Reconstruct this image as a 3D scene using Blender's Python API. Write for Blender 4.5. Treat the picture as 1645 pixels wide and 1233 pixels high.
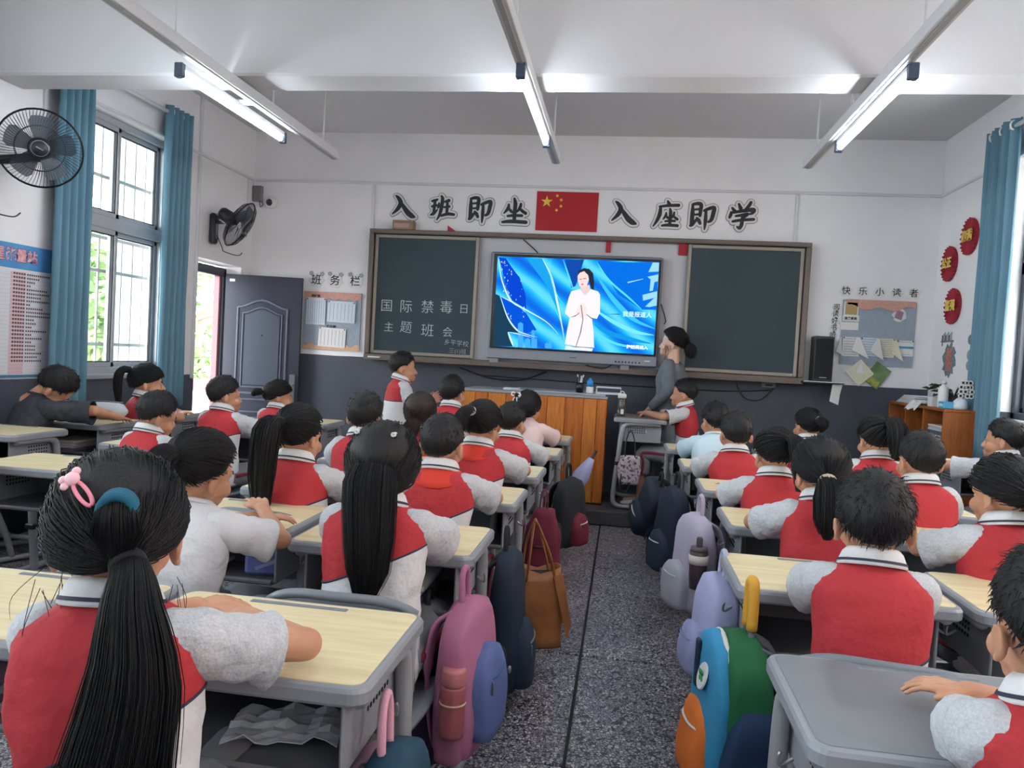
import bpy, bmesh, math, random
import numpy as np
from mathutils import Vector, Matrix, noise
PI = math.pi
SC = bpy.context.scene
for o in list(bpy.data.objects): bpy.data.objects.remove(o)
COL = SC.collection

# ------------------------------------------------------------------ camera, world, lights, exposure
cam = bpy.data.cameras.new('camera'); camo = bpy.data.objects.new('camera', cam); COL.objects.link(camo)
cam.sensor_width = 36.0; cam.lens = 1228.96 / 1645 * 36.0; cam.clip_start = .02; cam.clip_end = 200
def cam_matrix():
    f, W, H = 1228.96, 1645., 1233.
    def ray(x, y): return Vector((x - W/2, -(y - H/2), -f)).normalized()
    y = ray(1004, 581); x = -ray(-7600, 100)
    x = (x - y * x.dot(y)).normalized(); z = x.cross(y)
    m = Matrix((x, y, z)).to_4x4()
    m.translation = (0, 0, 1.3)
    return m
camo.matrix_world = cam_matrix(); SC.camera = camo
w = bpy.data.worlds.new('sky'); SC.world = w; w.use_nodes = True
nt = w.node_tree
bg = nt.nodes['Background']; bg.inputs[0].default_value = (.93, .96, 1, 1); bg.inputs[1].default_value = 8.5
vs = SC.view_settings
vs.view_transform = 'Standard'; vs.look = 'None'; vs.gamma = 1; vs.use_curve_mapping = False; vs.exposure = 0.8
SC.cycles.max_bounces = 6; SC.cycles.diffuse_bounces = 4; SC.cycles.glossy_bounces = 3
SC.cycles.transmission_bounces = 6; SC.cycles.transparent_max_bounces = 8
SC.cycles.sample_clamp_indirect = 6; SC.cycles.caustics_reflective = False; SC.cycles.caustics_refractive = False
TUBE_W = 42.0
def portal(loc, rot, sx, sy):
    l = bpy.data.lights.new('daylight_portal', 'AREA'); l.shape = 'RECTANGLE'; l.size = sx; l.size_y = sy
    l.cycles.is_portal = True
    o = bpy.data.objects.new('daylight_portal', l); COL.objects.link(o); o.location = loc; o.rotation_euler = rot
for (x, y, z, ry, sx, sy) in ((-3.86, 5.25, 1.93, -PI/2, 1.9, .96), (-3.86, 2.2, 1.93, -PI/2, 1.9, 2.0), (-3.86, -.9, 1.93, -PI/2, 1.9, 2.0), (-3.8, 6.6, 1.0, -PI/2, 2.0, .9),
                              (2.78, 5.1, 1.93, PI/2, 1.9, 1.4), (2.78, 2.2, 1.93, PI/2, 1.9, 2.0), (2.78, -.9, 1.93, PI/2, 1.9, 2.0)):
    portal((x, y, z), (0, ry, 0), sx, sy)

# ------------------------------------------------------------------ materials
def lin(c):
    return tuple(((v/255)/12.92 if v/255 <= .04045 else ((v/255 + .055)/1.055)**2.4) for v in c) + (1,)
MATS = {}
def M(name, c=(200, 200, 200), r=.55, metal=0, var=0, scale=8, bump=0, bscale=60, emit=0, alpha=1, trans=0, c2=None, stretch=None, spec=.5, detail=3, cut=None, coat=0):
    """principled material: colour c, optionally broken up towards c2 by noise; bump for grain"""
    if name in MATS: return MATS[name]
    m = bpy.data.materials.new(name); m.use_nodes = True; MATS[name] = m
    n = m.node_tree.nodes; l = m.node_tree.links; b = n['Principled BSDF']
    b.inputs['Base Color'].default_value = lin(c); b.inputs['Roughness'].default_value = r; b.inputs['Metallic'].default_value = metal
    b.inputs['Specular IOR Level'].default_value = spec; b.inputs['Coat Weight'].default_value = coat
    if trans: b.inputs['Transmission Weight'].default_value = trans
    if alpha < 1: b.inputs['Alpha'].default_value = alpha
    if emit:
        b.inputs['Emission Color'].default_value = lin(c); b.inputs['Emission Strength'].default_value = emit
    if var or bump or c2:
        tc = n.new('ShaderNodeTexCoord'); mp = n.new('ShaderNodeMapping'); l.new(tc.outputs['Object'], mp.inputs[0])
        if stretch: mp.inputs['Scale'].default_value = stretch
    if var or c2:
        t = n.new('ShaderNodeTexNoise'); t.inputs['Scale'].default_value = scale; t.inputs['Detail'].default_value = detail
        l.new(mp.outputs[0], t.inputs[0]); rp = n.new('ShaderNodeValToRGB')
        lo, hi = cut or (.3, .7)
        rp.color_ramp.elements[0].position = lo; rp.color_ramp.elements[1].position = hi
        a = lin(c); d = lin(c2) if c2 else tuple(x*(1-var) for x in a[:3]) + (1,)
        rp.color_ramp.elements[0].color = d; rp.color_ramp.elements[1].color = a
        l.new(t.outputs['Fac'], rp.inputs[0]); l.new(rp.outputs[0], b.inputs['Base Color'])
    if bump:
        t2 = n.new('ShaderNodeTexNoise'); t2.inputs['Scale'].default_value = bscale; t2.inputs['Detail'].default_value = 4
        l.new(mp.outputs[0], t2.inputs[0]); bp = n.new('ShaderNodeBump'); bp.inputs['Strength'].default_value = bump; bp.inputs['Distance'].default_value = .004 if bscale > 40 else .035
        l.new(t2.outputs['Fac'], bp.inputs['Height']); l.new(bp.outputs[0], b.inputs['Normal'])
    return m
def emat(name, c, s):
    if name in MATS: return MATS[name]
    m = bpy.data.materials.new(name); m.use_nodes = True; MATS[name] = m
    n = m.node_tree.nodes; n.remove(n['Principled BSDF']); e = n.new('ShaderNodeEmission')
    e.inputs[0].default_value = lin(c); e.inputs[1].default_value = s
    m.node_tree.links.new(e.outputs[0], n['Material Output'].inputs[0]); return m
def wall_mat(name, zsplit, soft=.004):
    m = bpy.data.materials.new(name); m.use_nodes = True; n = m.node_tree.nodes; l = m.node_tree.links; b = n['Principled BSDF']
    b.inputs['Roughness'].default_value = .6
    g = n.new('ShaderNodeNewGeometry'); sp = n.new('ShaderNodeSeparateXYZ'); l.new(g.outputs['Position'], sp.inputs[0])
    nz = n.new('ShaderNodeTexNoise'); nz.inputs['Scale'].default_value = 3.5; nz.inputs['Detail'].default_value = 6; l.new(g.outputs['Position'], nz.inputs[0])
    ad = n.new('ShaderNodeMath'); ad.operation = 'MULTIPLY_ADD'; l.new(nz.outputs['Fac'], ad.inputs[0]); ad.inputs[1].default_value = .014; l.new(sp.outputs['Z'], ad.inputs[2])
    gt = n.new('ShaderNodeMath'); gt.operation = 'GREATER_THAN'; l.new(ad.outputs[0], gt.inputs[0]); gt.inputs[1].default_value = zsplit + .007
    n2 = n.new('ShaderNodeTexNoise'); n2.inputs['Scale'].default_value = 1.6; n2.inputs['Detail'].default_value = 8; n2.inputs['Roughness'].default_value = .65; l.new(g.outputs['Position'], n2.inputs[0])
    up = n.new('ShaderNodeValToRGB'); up.color_ramp.elements[0].position = .25; up.color_ramp.elements[1].position = .6
    up.color_ramp.elements[0].color = lin((229, 229, 232)); up.color_ramp.elements[1].color = lin((238, 237, 239)); l.new(n2.outputs['Fac'], up.inputs[0])
    dn = n.new('ShaderNodeValToRGB'); dn.color_ramp.elements[0].position = .3; dn.color_ramp.elements[1].position = .7
    dn.color_ramp.elements[0].color = lin((64, 69, 81)); dn.color_ramp.elements[1].color = lin((77, 82, 93)); l.new(n2.outputs['Fac'], dn.inputs[0])
    mx = n.new('ShaderNodeMix'); mx.data_type = 'RGBA'; l.new(gt.outputs[0], mx.inputs['Factor']); l.new(dn.outputs[0], mx.inputs['A']); l.new(up.outputs[0], mx.inputs['B'])
    l.new(mx.outputs['Result'], b.inputs['Base Color'])
    n3 = n.new('ShaderNodeTexNoise'); n3.inputs['Scale'].default_value = 25; n3.inputs['Detail'].default_value = 5; l.new(g.outputs['Position'], n3.inputs[0])
    bp = n.new('ShaderNodeBump'); bp.inputs['Strength'].default_value = .12; bp.inputs['Distance'].default_value = .01; l.new(n3.outputs['Fac'], bp.inputs['Height']); l.new(bp.outputs[0], b.inputs['Normal'])
    return m
def terrazzo():
    m = bpy.data.materials.new('terrazzo'); m.use_nodes = True; n = m.node_tree.nodes; l = m.node_tree.links; b = n['Principled BSDF']
    b.inputs['Roughness'].default_value = .42
    g = n.new('ShaderNodeNewGeometry')
    v = n.new('ShaderNodeTexVoronoi'); v.inputs['Scale'].default_value = 85; l.new(g.outputs['Position'], v.inputs['Vector'])
    r1 = n.new('ShaderNodeValToRGB'); e = r1.color_ramp.elements; r1.color_ramp.interpolation = 'CONSTANT'
    e[0].color = lin((70, 67, 72)); e[0].position = 0; e[1].position = .2; e[1].color = lin((150, 146, 151))
    for p, c in ((.42, (176, 172, 178)), (.66, (214, 210, 214)), (.92, (150, 132, 132))):
        x = e.new(p); x.color = lin(c)
    l.new(v.outputs['Color'], r1.inputs[0])
    v2 = n.new('ShaderNodeTexVoronoi'); v2.feature = 'DISTANCE_TO_EDGE'; v2.inputs['Scale'].default_value = 85; l.new(g.outputs['Position'], v2.inputs['Vector'])
    lt = n.new('ShaderNodeMath'); lt.operation = 'LESS_THAN'; lt.inputs[1].default_value = .09; l.new(v2.outputs['Distance'], lt.inputs[0])
    mx = n.new('ShaderNodeMix'); mx.data_type = 'RGBA'; l.new(lt.outputs[0], mx.inputs['Factor']); l.new(r1.outputs[0], mx.inputs['A']); mx.inputs['B'].default_value = lin((56, 53, 57))
    nz = n.new('ShaderNodeTexNoise'); nz.inputs['Scale'].default_value = 2.3; nz.inputs['Detail'].default_value = 5; l.new(g.outputs['Position'], nz.inputs[0])
    r2 = n.new('ShaderNodeValToRGB'); r2.color_ramp.elements[0].position = .3; r2.color_ramp.elements[1].position = .7
    r2.color_ramp.elements[0].color = (.74, .73, .75, 1); r2.color_ramp.elements[1].color = (1, 1, 1, 1); l.new(nz.outputs['Fac'], r2.inputs[0])
    mu = n.new('ShaderNodeMix'); mu.data_type = 'RGBA'; mu.blend_type = 'MULTIPLY'; mu.inputs['Factor'].default_value = 1
    l.new(mx.outputs['Result'], mu.inputs['A']); l.new(r2.outputs[0], mu.inputs['B']); l.new(mu.outputs['Result'], b.inputs['Base Color'])
    return m
def wood(name, c, c2, axis='x', scale=6, r=.45, bump=.03, st=14):
    s = {'x': (1, st, st), 'y': (st, 1, st), 'z': (st, st, 1)}[axis]
    return M(name, c, r, c2=c2, scale=scale, stretch=s, bump=bump, bscale=scale*2, detail=5)

# ------------------------------------------------------------------ mesh collector
class G:
    def __init__(s): s.v = []; s.f = []; s.m = []
    def add(s, vs, fs, mi=0):
        k = len(s.v); s.v.extend([tuple(p) for p in vs]); s.f.extend([tuple(i + k for i in f) for f in fs]); s.m.extend([mi]*len(fs)); return s
    def box(s, a, b, ch=0, mi=0, mat=None):
        """box from corner a to corner b, chamfered by ch"""
        x0, y0, z0 = [min(p, q) for p, q in zip(a, b)]; x1, y1, z1 = [max(p, q) for p, q in zip(a, b)]
        if ch <= 0:
            vs = [(x, y, z) for z in (z0, z1) for y in (y0, y1) for x in (x0, x1)]
            fs = [(0, 2, 3, 1), (4, 5, 7, 6), (0, 1, 5, 4), (2, 6, 7, 3), (0, 4, 6, 2), (1, 3, 7, 5)]
        else:
            ch = min(ch, (x1-x0)*.49, (y1-y0)*.49, (z1-z0)*.49)
            vs = []; fs = []; idx = {}
            X = (x0, x1); Y = (y0, y1); Z = (z0, z1)
            for i in (0, 1):
                for j in (0, 1):
                    for k in (0, 1):
                        sx, sy, sz = (1-2*i), (1-2*j), (1-2*k)
                        for ax in range(3):
                            p = [X[i], Y[j], Z[k]]; d = (sx, sy, sz)
                            for q in range(3):
                                if q != ax: p[q] += d[q]*ch
                            idx[(i, j, k, ax)] = len(vs); vs.append(tuple(p))
            I = lambda i, j, k, a: idx[(i, j, k, a)]
            for a in range(3):
                o1, o2 = [q for q in range(3) if q != a]
                for sgn in (0, 1):
                    q = []
                    for u, v_ in ((0, 0), (1, 0), (1, 1), (0, 1)):
                        t = [0, 0, 0]; t[a] = sgn; t[o1] = u; t[o2] = v_; q.append(I(*t, a))
                    flip = (sgn == 0) != (a == 1)
                    fs.append(tuple(reversed(q)) if flip else tuple(q))
            for a in range(3):
                o1, o2 = [q for q in range(3) if q != a]
                for u in (0, 1):
                    for v_ in (0, 1):
                        t0 = [0, 0, 0]; t0[o1] = u; t0[o2] = v_; t1 = list(t0); t1[a] = 1
                        fs.append((I(*t0, o1), I(*t1, o1), I(*t1, o2), I(*t0, o2)))
            for i in (0, 1):
                for j in (0, 1):
                    for k in (0, 1): fs.append((I(i, j, k, 0), I(i, j, k, 1), I(i, j, k, 2)))
        if mat: vs = [mat @ Vector(p) for p in vs]
        return s.add(vs, fs, mi)
    def rings(s, rr, mi=0, cap0=True, cap1=True, closed=True):
        """skin a list of rings of points"""
        n = len(rr[0]); vs = [p for r in rr for p in r]; fs = []
        for i in range(len(rr)-1):
            for j in range(n if closed else n-1):
                a = i*n + j; b = i*n + (j+1) % n; fs.append((a, b, b+n, a+n))
        if cap0: fs.append(tuple(range(n-1, -1, -1)))
        if cap1: fs.append(tuple(range((len(rr)-1)*n, len(rr)*n)))
        return s.add(vs, fs, mi)
    def tube(s, pts, rad, n=8, mi=0, cap=True, flat=1.0, up=None):
        pts = [Vector(p) for p in pts]; k = len(pts)
        if not isinstance(rad, (list, tuple)): rad = [rad]*k
        rr = []; prev = None
        for i, p in enumerate(pts):
            t = (pts[min(i+1, k-1)] - pts[max(i-1, 0)])
            t = t.normalized() if t.length > 1e-9 else Vector((0, 0, 1))
            if prev is None:
                u = Vector(up) if up else (Vector((0, 0, 1)) if abs(t.z) < .9 else Vector((1, 0, 0)))
            else: u = prev
            u = (u - t*u.dot(t))
            if u.length < 1e-6: u = t.orthogonal()
            u.normalize(); prev = u; b = t.cross(u)
            rr.append([p + u*(rad[i]*flat*math.cos(2*PI*j/n)) + b*(rad[i]*math.sin(2*PI*j/n)) for j in range(n)])
        return s.rings(rr, mi, cap, cap)
    def ball(s, c, r, n=12, mi=0, mat=None, m2=None):
        if not isinstance(r, (list, tuple)): r = (r, r, r)
        h = m2 or max(4, n//2); vs = []; fs = []
        for i in range(1, h):
            th = PI*i/h
            for j in range(n):
                ph = 2*PI*j/n; vs.append(Vector((r[0]*math.sin(th)*math.cos(ph), r[1]*math.sin(th)*math.sin(ph), r[2]*math.cos(th))))
        vs.append(Vector((0, 0, r[2]))); vs.append(Vector((0, 0, -r[2]))); T = len(vs)-2; B = T+1
        for i in range(h-2):
            for j in range(n):
                a = i*n+j; b = i*n+(j+1) % n; fs.append((a, a+n, b+n, b))
        for j in range(n):
            fs.append((T, j, (j+1) % n)); k = (h-2)*n; fs.append((B, k+(j+1) % n, k+j))
        if mat: vs = [mat @ p for p in vs]
        return s.add([p + Vector(c) for p in vs], fs, mi)
    def lathe(s, prof, n=20, mi=0, c=(0, 0, 0), mat=None):
        rr = []
        for r, z in prof:
            ring = [Vector((max(r, 1e-5)*math.cos(2*PI*j/n), max(r, 1e-5)*math.sin(2*PI*j/n), z)) for j in range(n)]
            if mat: ring = [mat @ p for p in ring]
            rr.append([p + Vector(c) for p in ring])
        return s.rings(rr, mi)
    def poly(s, pts, depth, mi=0):
        """prism: planar polygon pts pushed along the vector depth"""
        n = len(pts); d = Vector(depth); a = [Vector(p) for p in pts]; b = [p + d for p in a]
        fs = [tuple(range(n-1, -1, -1)), tuple(range(n, 2*n))] + [(i, (i+1) % n, n+(i+1) % n, n+i) for i in range(n)]
        return s.add(a + b, fs, mi)
    def xf(s, m):
        s.v = [tuple(m @ Vector(p)) for p in s.v]; return s
    def mesh(s, name, mats, smooth=False):
        me = bpy.data.meshes.new(name); me.from_pydata(s.v, [], s.f)
        for m in (mats if isinstance(mats, (list, tuple)) else [mats]): me.materials.append(m)
        if any(s.m): me.polygons.foreach_set('material_index', s.m)
        if smooth: me.polygons.foreach_set('use_smooth', [True]*len(s.f))
        me.update(); return me
    def build(s, name, mats, parent=None, smooth=False, fix=True):
        me = s.mesh(name, mats, smooth)
        if fix:
            bm = bmesh.new(); bm.from_mesh(me); bmesh.ops.recalc_face_normals(bm, faces=bm.faces); bm.to_mesh(me); bm.free()
        return link(name, me, parent)
def link(name, me, parent=None):
    o = bpy.data.objects.new(name, me); COL.objects.link(o)
    if parent: o.parent = parent
    return o
def tag(o, label, cat, group=None, kind=None):
    o['label'] = label; o['category'] = cat
    if group: o['group'] = group
    if kind: o['kind'] = kind
    return o
def struct(o, kind='structure'):
    o['kind'] = kind; return o
def thing(name, label, cat, loc=(0, 0, 0), rz=0, group=None):
    o = bpy.data.objects.new(name, None); COL.objects.link(o); o.location = loc; o.rotation_euler = (0, 0, rz); o.empty_display_size = .05
    return tag(o, label, cat, group)
KIDS = {}
def dup(root, loc, rz=None, label=None, group=None):
    def cp(o, par):
        c = o.copy(); COL.objects.link(c)
        if par: c.parent = par
        for ch in [k for k in bpy.data.objects if k.parent == o and k is not c]: cp(ch, c)
        return c
    r = cp(root, None); r.location = loc
    if rz is not None: r.rotation_euler = (0, 0, rz)
    if label: r['label'] = label
    if group: r['group'] = group
    return r
def cat(pts, n=8):
    """smooth curve through points"""
    P = [Vector(p) for p in pts]; out = []
    for i in range(len(P)-1):
        a = P[max(i-1, 0)]; b = P[i]; c = P[i+1]; d = P[min(i+2, len(P)-1)]
        for k in range(n):
            t = k/n; out.append(.5*((2*b) + (c-a)*t + (2*a-5*b+4*c-d)*t*t + (3*b-a-3*c+d)*t**3))
    out.append(P[-1]); return out
def interp(xs, ys, x):
    return float(np.interp(x, xs, ys))
def text_obj(name, s, size, mat, parent, mtx, ext=.001, off=0.0, align='CENTER'):
    c = bpy.data.curves.new('lettering_curve', 'FONT'); c.body = s; c.size = size; c.extrude = ext; c.offset = off; c.align_x = align; c.align_y = 'CENTER'; c.resolution_u = 2
    t = bpy.data.objects.new('lettering_tmp', c); COL.objects.link(t); dg = bpy.context.evaluated_depsgraph_get()
    me = bpy.data.meshes.new_from_object(t.evaluated_get(dg)); bpy.data.objects.remove(t); bpy.data.curves.remove(c)
    me.materials.clear(); me.materials.append(mat); o = link(name, me, parent); o.matrix_local = mtx; return o
def facing(x, y, z, rz=0.0, roll=0.0):
    """matrix for writing standing upright and read from -Y, turned by rz about the vertical"""
    return Matrix.Translation((x, y, z)) @ Matrix.Rotation(rz, 4, 'Z') @ Matrix.Rotation(PI/2, 4, 'X') @ Matrix.Rotation(roll, 4, 'Z')
# ------------------------------------------------------------------ room shell
XL, XR, YF, YB, ZC = -3.7, 2.62, 7.115, -2.6, 3.35
plaster_left = wall_mat('plaster_left', .985); plaster_front = wall_mat('plaster_front', 1.205); plaster_right = wall_mat('plaster_right', 1.10)
ceil_m = M('ceiling_paint', (208, 207, 210), .7, var=.04, scale=1.2, bump=.05, bscale=20)
dark_m = M('joint_grime', (34, 32, 33), .8)
white_pl = M('white_plastic', (214, 215, 218), .4)
def wall_with_holes(name, x0, x1, holes, mat):
    g = G(); cuts = sorted(holes); y = YB - .2
    for (a, b, z0, z1) in cuts:
        g.box((x0, y, -.1), (x1, a, ZC+.15)); g.box((x0, a, z1), (x1, b, ZC+.15))
        if z0 > 0: g.box((x0, a, -.1), (x1, b, z0))
        y = b
    g.box((x0, y, -.1), (x1, YF+.24, ZC+.15))
    return struct(g.build(name, mat))
wall_with_holes('wall_left', XL-.24, XL, [(-1.9, .1, 1.0, 2.86), (1.2, 3.2, 1.0, 2.86), (4.62, 5.8, 1.0, 2.86), (6.18, 6.93, 0, 2.0)], plaster_left)
wall_with_holes('wall_right', XR, XR+.24, [(-1.9, .1, 1.0, 2.86), (1.2, 3.2, 1.0, 2.86), (4.35, 5.82, 1.05, 2.86)], plaster_right)
struct(G().box((XL-.24, YF, -.1), (XR+.24, YF+.24, ZC+.15)).build('wall_front', plaster_front))
struct(G().box((XL-.24, YB-.24, -.1), (XR+.24, YB, ZC+.15)).build('wall_back', plaster_front))
struct(G().box((XL, YB, ZC), (XR, YF, ZC+.15)).build('ceiling', ceil_m))
struct(G().box((XL, 3.95, 2.74), (XR, 4.2, ZC), .012).build('ceiling_beam', ceil_m))
struct(G().box((XL, -.45, 2.74), (XR, -.2, ZC), .012).build('ceiling_beam', ceil_m))
floor = struct(G().box((XL, YB, -.12), (XR, YF, -.008)).build('floor', dark_m))
terr = terrazzo(); T = .93
tile_me = {}
for i in range(-4, 4):
    for j in range(-8, 8):
        x0 = -.116 + i*T; y0 = 5.2 + j*T; a = max(x0, XL) + .006; b = min(x0+T, XR) - .006; c = max(y0, YB) + .006; d = min(y0+T, YF) - .006
        if b - a < .05 or d - c < .05 or d < -.5: continue
        key = (round(b-a, 3), round(d-c, 3))
        if key not in tile_me: tile_me[key] = G().box((0, 0, -.03), (b-a, d-c, 0), .004).mesh('tile', terr)
        o = link('tile', tile_me[key], floor); o.location = (a, c, random.Random(i*31+j).uniform(-.001, .001))
plat_m = M('worn_concrete', (84, 82, 84), .6, var=.4, scale=6, bump=.15, bscale=40)
struct(G().box((-2.25, 6.04, 0), (2.25, YF, .118), .01).build('floor_platform', plat_m))
# plastic trunking on the walls
n = 0
def trim(a, b):
    global n; n += 1
    return struct(G().box(a, b, .004).build('trim_%d' % n, white_pl))
trim((XL+.02, YF-.022, 2.862), (XR, YF, 2.885)); trim((XL, 4.21, 2.862), (XL+.02, YF-.025, 2.885)); trim((XR-.02, 4.21, 2.862), (XR, YF-.025, 2.885))
trim((-2.485, YF-.02, 2.43), (-2.46, YF, 2.86)); trim((1.405, YF-.02, 2.43), (1.43, YF, 2.86)); trim((XL, 6.115, .95), (XL+.025, 6.14, 2.86)); trim((XL, 6.115, 2.888), (XL+.025, 6.14, ZC))
trim((XL, 4.36, 2.42), (XL+.02, 4.385, 2.86)); trim((XL, 6.98, 2.3), (XL+.015, 6.995, 2.86))

# ------------------------------------------------------------------ windows, door, curtains
alu = M('window_aluminium', (186, 188, 192), .4, .3); alu_d = M('dark_window_frame', (82, 88, 96), .45, .3); gasket = M('black_gasket', (30, 32, 36), .6)
def thin_glass():
    m = bpy.data.materials.new('window_glass'); m.use_nodes = True; n = m.node_tree.nodes; l = m.node_tree.links; n.remove(n['Principled BSDF'])
    t = n.new('ShaderNodeBsdfTransparent'); t.inputs[0].default_value = (.93, .97, .97, 1); g = n.new('ShaderNodeBsdfGlossy'); g.inputs['Roughness'].default_value = .03
    mx = n.new('ShaderNodeMixShader'); mx.inputs[0].default_value = .07; l.new(t.outputs[0], mx.inputs[1]); l.new(g.outputs[0], mx.inputs[2]); l.new(mx.outputs[0], n['Material Output'].inputs[0]); return m
glass_m = thin_glass(); bar_m = M('white_painted_bars', (206, 206, 202), .5)
def window(num, x, y0, y1, z0, z1, zt, fm, side, bars=True):
    e = bpy.data.objects.new('window_%d' % num, None); COL.objects.link(e); e['kind'] = 'structure'
    w_, d = .05, .035
    g = G()
    for a, b in (((x-d, y0, z0), (x+d, y0+w_, z1)), ((x-d, y1-w_, z0), (x+d, y1, z1)), ((x-d, y0, z1-w_), (x+d, y1, z1)), ((x-d, y0, z0), (x+d, y1, z0+w_)), ((x-d, y0, zt-.045), (x+d, y1, zt+.045))): g.box(a, b, .004)
    g.build('window_frame', fm, e)
    ym = (y0+y1)/2
    def sash(a, b, c, d_, dx, wd=.035):
        s = G()
        for p, q in (((a, c), (a+wd, d_)), ((b-wd, c), (b, d_)), ((a, d_-wd), (b, d_)), ((a, c), (b, c+wd))):
            s.box((x+dx-.014, p[0], p[1]), (x+dx+.014, q[0], q[1]), .003)
        so = s.build('sash', fm, e)
        gk = G()
        for p, q in (((a+wd, c+wd), (a+wd+.008, d_-wd)), ((b-wd-.008, c+wd), (b-wd, d_-wd)), ((a+wd, c+wd), (b-wd, c+wd+.008)), ((a+wd, d_-wd-.008), (b-wd, d_-wd))): gk.box((x+dx-.008, p[0], p[1]), (x+dx+.008, q[0], q[1]))
        gk.build('gasket', gasket, so)
        G().box((x+dx-.003, a+wd, c+wd), (x+dx+.003, b-wd, d_-wd)).build('pane', glass_m, so)
    s = .016*side
    sash(y0+w_, ym+.02, zt+.045, z1-w_, s); sash(ym-.02, y1-w_, zt+.045, z1-w_, -s)
    sash(y0+w_, ym+.02, z0+w_, zt-.045, s); sash(ym-.02, y1-w_, z0+w_, zt-.045, -s)
    G().box((x+.02*side, y0-.02, z0-.03), (x+.14*side, y1+.02, z0+.004), .006).build('window_sill', M('sill_paint', (150, 152, 158), .5), e)
    if bars:
        for k in range(int((y1-y0)/.13)):
            G().box((x-side*.11, y0+.07+k*.13, z0), (x-side*.124, y0+.084+k*.13, z1)).build('security_bar', bar_m, e)
        for zz in (z0+.2, z0+.75, z0+1.0, z0+1.45): G().box((x-side*.108, y0, zz), (x-side*.126, y1, zz+.025)).build('security_rail', bar_m, e)
    return e
window(1, -3.81, 4.62, 5.8, 1.0, 2.86, 2.1, alu, 1)
window(2, 2.73, 4.35, 5.82, 1.05, 2.86, 2.1, alu_d, -1, False)
window(3, -3.81, 1.2, 3.2, 1.0, 2.86, 2.1, alu, 1); window(4, -3.81, -1.9, .1, 1.0, 2.86, 2.1, alu, 1)
window(5, 2.73, 1.2, 3.2, 1.0, 2.86, 2.1, alu_d, -1, False); window(6, 2.73, -1.9, .1, 1.0, 2.86, 2.1, alu_d, -1, False)
# door: frame in the deep opening, dark leaf swung into the room
door = bpy.data.objects.new('door_1', None); COL.objects.link(door); door['kind'] = 'structure'
steel = M('dark_door_steel', (56, 60, 73), .42, .15, var=.2, scale=2); steel_hi = M('door_moulding', (104, 110, 124), .35, .35); redtrim = M('dusty_red_frame', (150, 104, 108), .6)
g = G(); g.box((-3.93, 6.18, 0), (-3.85, 6.22, 1.96), .004); g.box((-3.93, 6.88, 0), (-3.85, 6.93, 1.96), .004); g.box((-3.93, 6.18, 1.9), (-3.85, 6.93, 1.98), .004); g.build('door_frame', steel, door)
G().box((-3.93, 6.845, .02), (-3.87, 6.88, 1.9), .003).build('door_stop', redtrim, door)
leafm = Matrix.Translation((-3.83, 6.895, 0)) @ Matrix.Rotation(math.atan2(.135, .71), 4, 'Z')
LW, LH = .73, 1.93
leaf = G().box((0, -.02, .03), (LW, .02, LH), .004).build('door_leaf', steel, door); leaf.matrix_local = leafm
def arch(x0, x1, z0, z1, rise, k=14):
    p = [(x0, z0), (x1, z0), (x1, z1)]
    for i in range(1, k): t = i/k; p.append((x1+(x0-x1)*t, z1 + rise*(.5-.5*math.cos(2*PI*t))))
    p.append((x0, z1)); return p
def frame_loop(pts, y, r, nm, mt):
    g = G(); P = [Vector((a, y, b)) for a, b in pts]; P.append(P[0])
    for i in range(len(P)-1): g.tube([P[i], P[i+1]], r, 6)
    o = g.build(nm, mt, leaf); return o
frame_loop(arch(.13, .60, .80, 1.62, .075), -.022, .011, 'panel_moulding', steel_hi); frame_loop(arch(.18, .55, .86, 1.565, .06), -.022, .008, 'panel_moulding', steel_hi)
frame_loop(arch(.13, .60, .62, .74, 0, 2), -.022, .008, 'panel_moulding', steel_hi); frame_loop(arch(.13, .60, .10, .56, 0, 2), -.022, .011, 'panel_moulding', steel_hi); frame_loop(arch(.18, .55, .15, .51, 0, 2), -.022, .008, 'panel_moulding', steel_hi)
G().poly([(a, -.026, b) for a, b in arch(.2, .53, .88, 1.55, .055)], (0, .012, 0)).build('raised_panel', M('door_panel', (72, 80, 92), .4, .15), leaf)
chrome = M('worn_chrome', (150, 152, 156), .3, .8)
g = G().box((.645, -.03, .72), (.70, -.018, 1.0), .004); g.box((.50, -.058, .885), (.69, -.042, .905), .005); g.box((.66, -.05, .885), (.685, -.02, .905), .003); g.build('door_handle', chrome, leaf)
g = G().ball((.365, -.028, 1.36), .009, 8); g.build('peephole', gasket, leaf)
G().box((.04, -.024, 1.86), (.09, -.019, 1.885)).build('white_sticker', white_pl, leaf)

curt_m = M('teal_curtain_cloth', (98, 138, 158), .75, var=.12, scale=3, bump=.04, bscale=400)
ring_m = M('white_ring', (225, 226, 228), .35)
def curtain(name, label, x, y0, y1, z0, z1, pl, amp, seed, narrow=.5):
    rd = random.Random(seed); N = pl*10; Zs = 16; vs = []; fs = []
    ph = [rd.uniform(.7, 1.3) for _ in range(pl+1)]
    for k in range(Zs+1):
        t = k/Zs
        for i in range(N+1):
            u = i/N; a = amp*(1-.25*t)*ph[int(u*pl)]
            xx = x + a*math.sin(u*pl*2*PI + .35*math.sin(t*3+seed)) + .008*noise.noise((u*5, t*4, seed))
            uu = u + narrow*.03*math.sin(u*pl*2*PI*2)/pl
            spread = 1 + .10*t
            yy = y0 + (y1-y0)*(.5+(uu-.5)*spread)
            vs.append((xx, yy, z1 + (z0-z1)*t))
    for k in range(Zs):
        for i in range(N): a = k*(N+1)+i; fs.append((a, a+1, a+N+2, a+N+1))
    o = G().add(vs, fs).build(name, curt_m, None, True, False)
    md = o.modifiers.new('thick', 'SOLIDIFY'); md.thickness = .004
    tag(o, label, 'curtain')
    return o
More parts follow.
